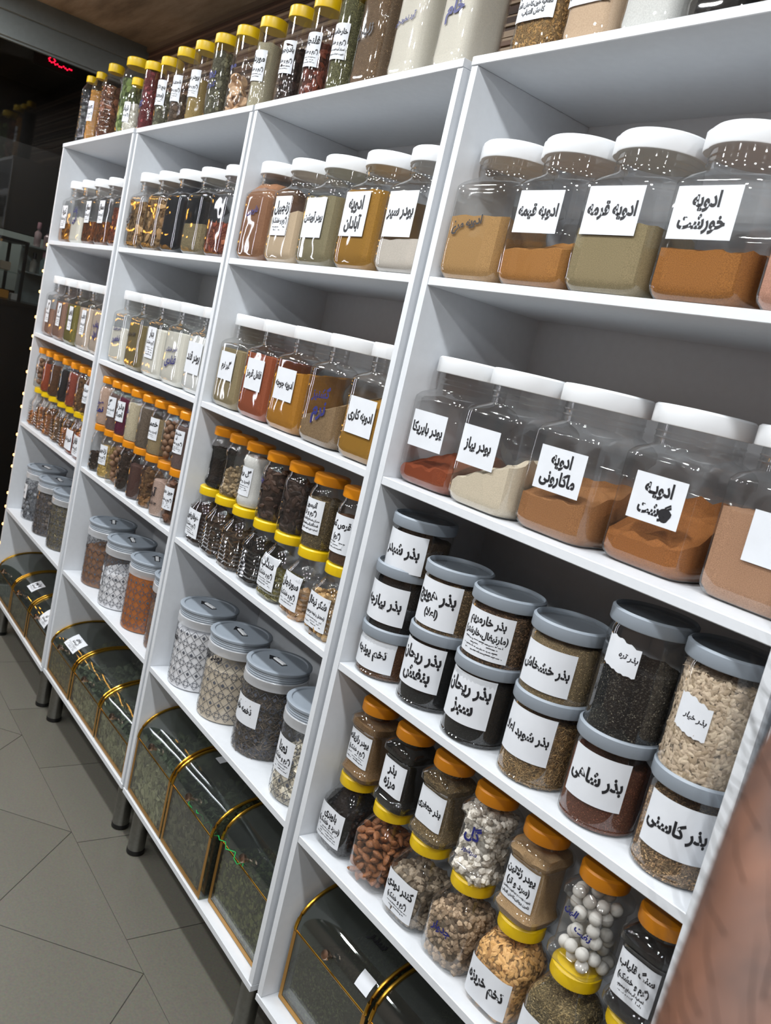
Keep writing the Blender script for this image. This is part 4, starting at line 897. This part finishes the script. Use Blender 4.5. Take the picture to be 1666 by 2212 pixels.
def add_goods(jar, good, h, loc, rz, label, seed, slope, mound, rough, detail=1.0):
    cols, sc, kind, sz, n, words = GOODS[good]
    pf = rough if rough is not None else (.0035 if kind is None else .005)
    v, f, ns = fill_geo(jar, h, slope, pf, mound, inset=.0022 + (PLAY[kind][0] * sz if kind and detail >= .12 else 0), seed=seed)
    nm = NKINDS[kind]
    if kind is None or detail < .12:
        o = add(nm, mesh(nm, v, f, goods_mat(good, False)), None, loc, rz)
    else:
        v2, f2 = scatter(v, f, ns, int(n * detail), kind, sz, seed + 1)
        me = mesh(nm, np.concatenate([v, v2]), f + [tuple(k + len(v) for k in q) for q in f2], [goods_mat(good, False), goods_mat(good, True)], smooth=False)
        mi = np.zeros(len(me.polygons), np.int32); mi[len(f):] = 1; me.polygons.foreach_set('material_index', mi); me.update()
        o = add(nm, me, None, loc, rz)
    tag(o, label, 'spice', kind='stuff')
    return o
seed = 100
UNITD = {0: 'unit by the window', 1: 'second unit from window', 2: 'third unit from window', 3: 'fourth unit from window'}
COUNTED = []
def singles(o): return o
for (u, lev, zoff, roww, jars) in ROWS:
    ang = UOFF[u][2]
    for i, (jar, l, d, good, fh, o) in enumerate(jars):
        seed += 7
        zz = SH[lev] + zoff + o.get('z', 0) + .0003
        loc = U(u, l, d, zz); rz = ang + (rng.uniform(-.014, .014) if jar.name != 'storage_jar' else 0)
        lidw = LIDN[id(jar.lid[3])]
        words = {'*almond': 'whole almonds', '*mothball': 'white balls', '*nut': 'round nuts', '*slice': 'pale dried slices'}.get(good) or GOODS[good][5]
        where = '%s, %s' % (roww.replace(' lower layer', ' lower').replace(' upper layer', ' upper'), UNITD[u])
        if jar.name == 'storage_jar':
            where = 'third shelf, fourth unit from window'; k_ = ['bottom of first stack', 'middle of first stack', 'top of first stack', 'bottom of second stack', 'top of second stack', 'bottom of third stack', 'top of third stack', 'bottom of fourth stack', 'top of fourth stack', 'bottom of fifth stack', 'top of fifth stack', 'bottom of last stack', 'top of last stack'][i]
            label = 'grey-lidded jar of %s, %s on third shelf' % (words, k_); flabel = '%s in the grey-lidded jar, %s' % (words, k_)
        else:
            label = '%s jar of %s, %s along, %s' % (lidw, words, ORD[i], where); flabel = '%s in %s jar along, %s' % (words, ORD[i], where)
        t = jar_thing(jar, label, loc, rz, None)
        if 'lab' in o: put_label(jar, t, o['lab'], seed)
        for q in ('pen', 'pen2'):
            if q in o:
                sp = dict(o[q]);
                put_pen(jar, t, sp)
        if good.startswith('*'): COUNTED.append((good, jar, u, l, d, zz, loc, rz, label, seed)); continue
        detail = {3: 1.0, 2: .55, 1: .35, 0: .25}[u]
        add_goods(jar, good, fh, loc, rz, flabel, seed, o.get('s', (0, 0)), o.get('m', 0), o.get('r'), detail)

# counted goods: each almond, ball, nut or slice a thing of its own
def almond_me():
    v = []; f = []; n = 10
    prof = [(-1, .02), (-.85, .34), (-.5, .66), (-.1, .80), (.35, .70), (.7, .42), (.92, .14), (1, .02)]
    for (x, r) in prof:
        for k in range(n):
            a = 2 * PI * k / n; v.append((x * .0128, r * .0098 * math.cos(a), r * .0068 * math.sin(a)))
    for i in range(len(prof) - 1):
        for k in range(n): v_ = i * n + k; c = i * n + (k + 1) % n; f.append((v_, c, c + n, v_ + n))
    f += [tuple(range(n))[::-1], tuple((len(prof) - 1) * n + k for k in range(n))]
    return mesh('almond', v, f, plain('almond_skin', '8f5a34', .6, noise=.3, nscale=260, bump=.4))
def ball_me(name, r, m, n=14):
    mb = MB(); mb.lathe([(max(r * math.sin(PI * k / 9), r * .02), -r * math.cos(PI * k / 9)) for k in range(10)], n); return mb.build(name, m)
def slice_me():
    mb = MB(); mb.lathe([(.004, -.003), (.014, -.0028), (.0155, 0), (.014, .0028), (.004, .002)], 14); return mb.build('dried_slice', plain('slice_flesh', 'c9a785', .6, noise=.15, nscale=90))
KIND = {'*almond': (almond_me(), 'almond', .0076, 230, .104, 'whole brown almond', 'almond', 'almonds in the jar'),
        '*mothball': (ball_me('mothball', .0104, plain('mothball_white', 'd9d6d0', .7, noise=.04, nscale=120, bump=.1)), 'mothball', .0104, 80, .116, 'round white mothball', 'mothball', 'mothballs in the jar'),
        '*nut': (ball_me('nut', .0102, plain('nut_shell', '7b5a40', .6, noise=.3, nscale=120, bump=.5)), 'nut', .0103, 40, .118, 'round brown nut', 'nut', None),
        '*slice': (slice_me(), 'dried_slice', .0105, 22, .105, 'pale dried slice', 'dried slice', 'dried slices in the tall jar')}
for (good, jar, u, l, d, zz, loc, rz, label, sd) in COUNTED:
    me, nm, rad, n, top, words, cat, grp = KIND[good]
    r = random.Random(sd); got = []; tries = 0
    while len(got) < n and tries < 30000:
        tries += 1; hh = r.uniform(.004 + rad, top)
        a, b, p = jar.at(hh); m_ = rad + .0008
        x = r.uniform(-1, 1) * (a - m_); y = r.uniform(-1, 1) * (b - m_)
        if (abs(x) / (a - m_)) ** p + (abs(y) / (b - m_)) ** p > 1: continue
        if hh > top - .03 and r.random() < .4: continue
        hh2 = hh + (.28 * x if good == '*mothball' else 0)
        if hh2 < .004 + rad: continue
        # settle: push down to the lowest free height along this column
        zc = .0045 + rad
        for _ in range(60):
            lift = 0
            for (X, Y, Z) in got:
                dx = (x - X) ** 2 + (y - Y) ** 2
                if dx < (2 * rad) ** 2:
                    s_ = math.sqrt((2 * rad) ** 2 - dx)
                    if abs(zc - Z) < s_ - 1e-6: lift = max(lift, Z + s_ - zc)
            if lift <= 0: break
            zc += lift + 1e-5
        a2, b2, p2 = jar.at(zc)
        if zc > top + (.30 * -x if good == '*mothball' else 0) or (abs(x) / (a2 - m_)) ** p2 + (abs(y) / (b2 - m_)) ** p2 > 1: continue
        got.append((x, y, zc))
    where = {'*almond': 'in the yellow-lidded jar on the fourth shelf', '*mothball': 'in the clear orange-lidded jar on the fourth shelf', '*slice': 'in the tall jar on the second top board'}.get(good) or \
            ('in a jar of the window unit' if u == 0 else 'in the %s layer jar of the second unit' % ('upper' if zz > SH['3'] + .1 else 'lower'))
    ca, sa = math.cos(rz), math.sin(rz)
    for (x, y, zc) in got:
        o = add(nm, me, None, (loc[0] + x * ca - y * sa, loc[1] + x * sa + y * ca, loc[2] + zc))
        o.rotation_euler = (r.uniform(-.9, .9), r.uniform(-.9, .9), r.uniform(0, 6.28)) if good != '*slice' else (r.uniform(.6, 1.4), r.uniform(-.5, .5), r.uniform(0, 6.28))
        tag(o, '%s %s' % (words, where), cat, grp or ('nuts ' + where))

# ------------------------------------------------------------------ patterned canisters with press lids
def pattern_mesh(R):
    """rows of lozenges: small filled squares alternating with ringed stars"""
    V = []; F = []
    def strip(a, b, w_=.0005):
        a = np.array(a); b = np.array(b); n = np.array([-(b - a)[1], (b - a)[0]]); n = n / (np.linalg.norm(n) + 1e-9) * w_; k = len(V)
        m_ = (a + b) / 2
        V.extend([tuple(a - n), tuple(m_ - n), tuple(b - n), tuple(b + n), tuple(m_ + n), tuple(a + n)]); F.extend([(k, k + 1, k + 4, k + 5), (k + 1, k + 2, k + 3, k + 4)])
    NC = 20; cell = 2 * PI * R / NC; hx = cell / 2; hy = .0135; rows = 12; zb = .009
    for j in range(rows):
        cy = zb + j * hy
        for i in range(NC):
            cx = i * cell + (hx if j % 2 else 0)
            P = [(cx, cy - hy), (cx + hx, cy), (cx, cy + hy), (cx - hx, cy)]
            kind = 'sq' if j % 4 == 3 else ('star' if j % 4 == 1 else None)
            if kind is None: continue
            for q in range(4): strip(P[q], P[(q + 1) % 4], .0006)
            if kind == 'sq':
                k = len(V); V.extend([(cx + (x - cx) * .42, cy + (y - cy) * .42) for x, y in P]); F.append((k, k + 1, k + 2, k + 3))
            else:
                rr = .0062; c = [(cx + rr * math.cos(t), cy + rr * math.sin(t)) for t in np.linspace(0, 2 * PI, 13)]
                for q in range(12): strip(c[q], c[q + 1], .0007)
                for q in range(4):
                    t = PI / 4 + q * PI / 2; strip((cx + rr * math.cos(t), cy + rr * math.sin(t)), (cx + 1.35 * rr * math.cos(t), cy + 1.35 * rr * math.sin(t)), .0012)
        if j < rows - 2 and j % 4 in (1, 3):
            for i in range(NC):
                cx = i * cell + (hx if j % 2 else 0)
                strip((cx, cy + hy), (cx + hx, cy + 2 * hy), .0006); strip((cx, cy + hy), (cx - hx, cy + 2 * hy), .0006)
    v = [((R + .0004) * math.sin(x / R), -(R + .0004) * math.cos(x / R), y) for x, y in V]
    return mesh('printed_pattern', v, F, plain('pattern_ink', '50535c', .6), smooth=False)
PATT = pattern_mesh(.077)
def canister_lid():
    parts = {}
    m1 = MB(); m1.lathe([(.0785, .176), (.0792, .178), (.0792, .197), (.0775, .199)], 56); parts['rim_band'] = (m1.build('rim_band', FROST), None)
    m2 = MB(); m2.lathe([(.0735, .196), (.0770, .197), (.0755, .200), (.0775, .2025), (.0758, .2055), (.0778, .208), (.0762, .211), (.0780, .2135), (.0765, .2160), (.0800, .2180), (.0812, .2210), (.0808, .2245), (.0785, .2262), (.0700, .2262), (.0680, .2235), (.006, .2230)], 56)
    return parts['rim_band'][0], m2.build('lid', GREYLID)
RIM, CLID = canister_lid()
DARKSLOT = plain('dark_slot', '16181d', .5)
slot = MB(); slot.box(-.022, .022, -.008, .008, .2231, .2237); SLOT = slot.build('handle_slot', DARKSLOT, False)
ar = mesh('arrow', [(-.046, 0, .2240), (-.022, .016, .2240), (-.022, -.016, .2240)], [(0, 2, 1)], DARKSLOT, False)
bar = MB().box(-.022, .020, -.0048, .0048, .2237, .2275, .0008).build('handle_bar', WHITELID, False)
ci = {}
for (u, l, d, good, fh, o) in CANS:
    seed += 7; ci[u] = ci.get(u, 0) + 1; loc = U(u, l, d, SH['4'] + .0003); rz = UOFF[u][2]
    nm = GOODS[good][5]
    t = thing('canister', 'grey-lidded patterned canister of %s, %s along, %s' % (nm, ORD[ci[u] - 1], UNITD[u]), 'canister', loc, rz)
    if CAN.body_me is None: CAN.body_me = loft_mesh('canister_body', CAN.rings(), CRYSTAL, False)
    add('canister_body', CAN.body_me, t); add('rim_band', RIM, t); add('printed_pattern', PATT, t)
    ld = add('lid', CLID, t, None, rng.uniform(-.5, .3)); add('handle_slot', SLOT, ld); add('handle_bar', bar, ld); add('arrow', ar, ld)
    if 'lab' in o: put_label(CAN, t, o['lab'], seed)
    if 'pen' in o: put_pen(CAN, t, o['pen'])
    if o.get('logo'):
        v, f, wd, lo, hi = GLYPH[('Venue', 0)]; sc = .030 / wd
        lg = mesh('logo', [CAN.face(.034 + sc * (x + .3 * y), .098 + sc * y, .0009, .35) for x, y in v], f, plain('pattern_ink', '50535c', .6), False); add('logo', lg, t)
    add_goods(CAN, good, fh, loc, rz, '%s in %s canister along, %s' % (nm, ORD[ci[u] - 1], UNITD[u]), seed, (.05, .1), .004, None, {2: 1, 1: .7, 0: .5}[u])

# ------------------------------------------------------------------ glass bins with curved lids
BG = {'dryleaf': (['2a2b20', '565842', '7f8068'], 'leaf', .010, 900, 'dark dried leaves'), 'olivebud': (['4a4628', '857d48', 'a89f66'], 'leaf', .006, 1100, 'olive dried buds'), 'paleleaf': (['4b4f3a', '9b9c7e', 'c9c7aa'], 'leaf', .012, 1100, 'pale curled leaves'),
      'greenleafy': (['2e331d', '646b40', '868a5c'], 'leaf', .006, 1600, 'green crumbled leaves'), 'greenfine': (['22251a', '454a2e', '5f6342'], 'leaf', .0030, 2600, 'dark green crushed herbs')}
def bin_profile(tall):
    h0, h1, dq = (.165, .255, .130) if tall else (.105, .186, .150)
    p = [(0, h0)] + [(dq * (1 - math.cos(t)), h0 + (h1 - h0) * math.sin(t)) for t in np.linspace(.12, PI / 2, 12)] + [(.285, h1)]
    return p, h0, h1
LIDGLASS = clear('curved_smoked_glass', (.66, .71, .69), .085, .65, .03, .05, 6, diffuse=.020, power=2.6)
bi = {}
for (u, l0, l1, d, tall, good, fh, lb) in BINS:
    seed += 7; bi[u] = bi.get(u, 0) + 1; W = l1 - l0; prof, h0, h1 = bin_profile(tall); D = .285
    cols, kind, sz, n, words = BG[good]
    loc = U(u, l0, d, .0003); rz = UOFF[u][2]
    t = thing('glass_bin', 'gold-edged glass bin of %s, %s along, bottom of %s' % (words, ORD[bi[u] - 1], UNITD[u]), 'glass bin', loc, rz)
    th = .003
    MB().box(0, W, 0, D, 0, th).obj('base_pane', SMOKE, t, smooth=False)
    MB().box(th, W - th, 0, th, th, h0).obj('front_pane', SMOKE, t, smooth=False)
    MB().box(th, W - th, D - th, D, th, h1 - .004).obj('back_pane', SMOKE, t, smooth=False)
    for x in (0, W - th):
        pts = [(0, th)] + prof + [(D, th)]; k = len(pts)
        v = [(x, a, b) for a, b in pts] + [(x + th, a, b) for a, b in pts]
        add('side_pane', mesh('side_pane', v, [tuple(range(k))[::-1], tuple(range(k, 2 * k))] + [(q, (q + 1) % k, k + (q + 1) % k, k + q) for q in range(k)], SMOKE, False), t)
    v = [(x, a, b + .0015) for x in (th, W - th) for a, b in prof] + [(x, a + .0005, b + .0042) for x in (th, W - th) for a, b in prof]; k = len(prof); f = []
    for q in range(k - 1): f += [(q, q + 1, k + q + 1, k + q), (2 * k + q, 3 * k + q, 3 * k + q + 1, 2 * k + q + 1)]
    lid = add('curved_lid', mesh('curved_lid', v, f, LIDGLASS), t)
    tw = .011
    mb = MB(); mb.box(.001, tw, -.0012, -.0002, .003, h0); mb.obj('gold_edge', GOLDTAPE, t, smooth=False)
    MB().box(W - tw, W - .001, -.0012, -.0002, .003, h0).obj('gold_edge', GOLDTAPE, t, smooth=False); MB().box(tw, W - tw, -.0012, -.0002, .003, .003 + tw).obj('gold_edge', GOLDTAPE, t, smooth=False)
    MB().tube([(.002, .001, h0 + .003), (W - .002, .001, h0 + .003)], .0026, 8).obj('front_rail', GOLD, t)
    for x in (.004, W - .004): MB().tube([(x, a, b + .005) for a, b in prof], .0042, 8).obj('arched_rail', GOLD, t)
    kb = MB(); kb.lathe([(.004, 0), (.004, .010), (.0095, .013), (.0105, .018), (.009, .022), (.002, .023)], 20)
    ko = kb.obj('knob', BRONZE, lid, (W * .48, prof[2][0], prof[2][1] + .006)); ko.rotation_euler = (math.radians(62), 0, 0)
    # goods inside
    nx, ny = 26, 12; r_ = np.random.default_rng(seed); v = []; f = []
    def top(x, y): return min(fh + .018 * math.sin(x * 23 + seed) + .014 * math.sin(y * 31 + x * 17) + .10 * min(y, .14) * (1 if tall else .45), float(np.interp(y, [q[0] for q in prof], [q[1] for q in prof])) - .014)
    for j in range(ny + 1):
        for i in range(nx + 1):
            x = .006 + (W - .012) * i / nx; y = .011 + (D - .018) * j / ny; v.append((x, y, top(x, y)))
    m = len(v)
    for j in range(ny):
        for i in range(nx): q = j * (nx + 1) + i; f.append((q, q + 1, q + nx + 2, q + nx + 1))
    bx = [(0, i) for i in range(nx + 1)]
    bot = {}
    def border():
        return [(i, 0) for i in range(nx)] + [(nx, j) for j in range(ny)] + [(i, ny) for i in range(nx, 0, -1)] + [(0, j) for j in range(ny, 0, -1)]
    bd = border()
    for (i, j) in bd: v.append((v[j * (nx + 1) + i][0], v[j * (nx + 1) + i][1], .005))
    for k_, (i, j) in enumerate(bd):
        i2, j2 = bd[(k_ + 1) % len(bd)]; f.append((j * (nx + 1) + i, m + k_, m + (k_ + 1) % len(bd), j2 * (nx + 1) + i2))
    f.append(tuple(m + k_ for k_ in range(len(bd)))[::-1])
    v = np.array(v); bv, bf = base_piece(kind); cnt = n
    px = r_.uniform(.008, W - .008, cnt); side = r_.random(cnt) < .45
    py = np.where(side, r_.uniform(.006, .0105, cnt), r_.uniform(.012, D - .03, cnt)); pz = np.empty(cnt)
    for q in range(cnt): tz = top(px[q], py[q]); pz[q] = r_.uniform(.006, tz) if side[q] else tz + sz * .15
    A = r_.normal(size=(cnt, 3)); A /= np.linalg.norm(A, axis=1)[:, None]; B = r_.normal(size=(cnt, 3)); B -= A * (A * B).sum(1)[:, None]; B /= np.linalg.norm(B, axis=1)[:, None]; C_ = np.cross(A, B)
    A[side, 1] *= .25; B[side, 1] *= .25; C_[side, 1] *= .25
    s_ = sz * r_.uniform(.6, 1.2, cnt); J = bv[None] * (1 + r_.uniform(-.3, .3, (cnt, len(bv), 1)))
    Wp = (J[:, :, :1] * A[:, None] + J[:, :, 1:2] * B[:, None] + J[:, :, 2:] * C_[:, None]) * s_[:, None, None] + np.stack([px, py, pz], 1)[:, None]
    Wp[:, :, 1] = np.clip(Wp[:, :, 1], .0042, D - .005); Wp[:, :, 0] = np.clip(Wp[:, :, 0], .004, W - .004)
    v2 = Wp.reshape(-1, 3); f2 = [tuple(len(v) + o_ * len(bv) + k_ for k_ in q) for o_ in range(cnt) for q in bf]
    me = mesh('dried_herbs', np.concatenate([v, v2]), f + f2, [grainy('shaded_bed_' + good, [dark(c, .5) for c in cols], 160, .5), pieces_mat('pieces_' + good, cols)], False)  # darker bed paints in the shade between the leaves
    mi = np.zeros(len(me.polygons), np.int32); mi[len(f):] = 1; me.polygons.foreach_set('material_index', mi); me.update()
    tag(add('dried_herbs', me, None, loc, rz), '%s heaped in %s glass bin along, bottom of %s' % (words, ORD[bi[u] - 1], UNITD[u]), 'dried herbs', kind='stuff')
    if lb:
        py_ = [q[0] for q in prof]; pz_ = [q[1] for q in prof]; al = np.concatenate([[0], np.cumsum(np.hypot(np.diff(py_), np.diff(pz_)))])
        def onlid(x, s, off): return (x, float(np.interp(s, al, py_)) - off * .7, float(np.interp(s, al, pz_)) + .0042 + off)
        cx, cs = lb['x'] * W, lb['y'] + .03; w_, h_ = lb['w'], lb['h']
        if w_ > .02:
            V = [onlid(cx + (i / 6 - .5) * w_, cs + (j / 6 - .5) * h_, .0006) for j in range(7) for i in range(7)]
            lab = add('label', mesh('label', V, [(j * 7 + i, j * 7 + i + 1, j * 7 + i + 8, j * 7 + i + 7) for j in range(6) for i in range(6)], PAPER), t)
            if lb.get('lines'):
                v3, f3 = layout(lb['lines']['lines'], w_, h_, seed); add('lettering', mesh('lettering', [onlid(cx + a, cs + b, .0012) for a, b in v3], f3, INK, False), lab)
        if lb.get('pt'):
            hy = cs + (.05 if w_ < .02 else .10); V3 = []; F3 = []; nv = 0
            for k_, tx in enumerate(lb['pt']['lines']):
                v3, f3, wd, lo, hi = GLYPH[(tx, 2)]; sc = lb['pt']['w'] / wd if wd else .03; sc = min(sc, .04)
                V3 += [onlid(.68 * W + sc * (a + .15 * b), hy + sc * b - k_ * .035, .0008) for a, b in v3]; F3 += [tuple(q + nv for q in tr) for tr in f3]; nv += len(v3)
            add('handwriting', mesh('handwriting', V3, F3, BLACKPEN, False), t)

# green twine caught over the front rails of two bins of the third unit
tw_ = MB(); pts = []
for k_ in range(26):
    t_ = k_ / 25; px = .355 + .30 * t_; pts.append(U(2, px, .004 + .018 * t_ + .006 * math.sin(k_ * 1.9), .1765 + .006 * math.sin(k_ * 1.3) + .004 * math.sin(k_ * 2.7)))
tw_.tube(pts, .0011, 6)
tag(tw_.obj('green_strand', plain('green_strand', '0fae52', .4)), 'thin bright green twine lying over the front rails of two glass bins', 'strand')

# ------------------------------------------------------------------ the photographer's forearm, close to the camera
SKIN, nt, bs = newmat('skin'); MATS['skin'] = SKIN
tc = nt.nodes.new('ShaderNodeTexCoord'); no = nt.nodes.new('ShaderNodeTexNoise'); no.inputs['Scale'].default_value = 34; no.inputs['Detail'].default_value = 5
rp = nt.nodes.new('ShaderNodeValToRGB'); rp.color_ramp.elements[0].position = .3; rp.color_ramp.elements[1].position = .72
rp.color_ramp.elements[0].color = (*lin('452b1f'), 1); rp.color_ramp.elements[1].color = (*lin('69432f'), 1)
nt.links.new(tc.outputs['Object'], no.inputs['Vector']); nt.links.new(no.outputs['Fac'], rp.inputs['Fac']); nt.links.new(rp.outputs['Color'], bs.inputs['Base Color'])
bs.inputs['Roughness'].default_value = .55; bs.inputs['Subsurface Weight'].default_value = .08; bs.inputs['Subsurface Radius'].default_value = (.01, .004, .002)
CP = np.array(M.translation); F_ = 1870.86
def campt(px, py, dep): return CP + ROT.T @ (np.array([(px - 833) / F_, (py - 1106) / F_, 1.0]) * dep)
elbow = campt(1570, 2900, .225); wrist = campt(2030, 1120, .40); mid = campt(1775, 2070, .275); sh = campt(1500, 4300, .12); sh2 = campt(1250, 4600, -.05)
hd = (wrist - mid) / np.linalg.norm(wrist - mid)
right = ROT[0]; palm = wrist + hd * .055
sidev = np.cross(hd, ROT[2]); sidev /= np.linalg.norm(sidev); flatn = np.cross(hd, sidev)
pv = [sh, elbow, mid, wrist, palm]; pr = [(.055, .055), (.047, .050), (.043, .046), (.030, .026), (.030, .016)]; pe = [(0, 1), (1, 2), (2, 3), (3, 4)]
for k, (off_, ln) in enumerate(((-.030, .068), (-.011, .078), (.010, .073), (.029, .058))):
    base = wrist + hd * .088 + sidev * off_; pts = [base, base + hd * ln * .48 - flatn * .006, base + hd * ln * .80 - flatn * .016, base + hd * ln - flatn * .026]
    prev = 4
    for q, p_ in enumerate(pts):
        pv.append(p_); pr.append([(.0105, .0095), (.0090, .0085), (.0080, .0075), (.0068, .0062)][q]); pe.append((prev, len(pv) - 1)); prev = len(pv) - 1
tb = wrist + hd * .030 - sidev * .034; prev = 3
for q, p_ in enumerate([tb, tb + hd * .030 - sidev * .022, tb + hd * .058 - sidev * .028 - flatn * .008]):
    pv.append(p_); pr.append([(.015, .013), (.0105, .010), (.0085, .0078)][q]); pe.append((prev, len(pv) - 1)); prev = len(pv) - 1
me = bpy.data.meshes.new('person'); me.from_pydata([tuple(p_) for p_ in pv], pe, []); me.update()
po = add('person', me)
sk_ = po.modifiers.new('skin', 'SKIN'); sk_.use_smooth_shade = True
sb = po.modifiers.new('sub', 'SUBSURF'); sb.levels = 2; sb.render_levels = 3
for i, v in enumerate(me.skin_vertices[0].data): v.radius = pr[i]; v.use_root = i == 2
me.materials.append(SKIN)
bpy.context.view_layer.update()
m2 = bpy.data.meshes.new_from_object(po.evaluated_get(bpy.context.evaluated_depsgraph_get())); bpy.data.objects.remove(po)
m2.name = 'person'; po = add('person', m2); m2.shade_smooth()
tag(po, 'bare hairy forearm of a person reaching past the camera', 'person')
hb = MB(); rs = random.Random(11)
vs_ = [v for v in m2.vertices if 0.02 < np.dot(np.array(v.co) - elbow, hd) < .34]
for v in rs.sample(vs_, min(len(vs_), 700)):
    p0 = np.array(v.co); nrm = np.array(v.normal); t = hd * rs.uniform(.2, .9) + nrm * rs.uniform(.5, 1.0) + np.array([rs.uniform(-.3, .3) for _ in range(3)]); t /= np.linalg.norm(t)
    ln = rs.uniform(.014, .026); hb.tube([p0 - nrm * .001, p0 + t * ln * .5, p0 + t * ln + hd * ln * .3], [.00028, .00022, .00006], 3, False)
ho = hb.obj('arm_hair', plain('dark_hair', '1a1310', .5), po); ho['kind'] = 'stuff'
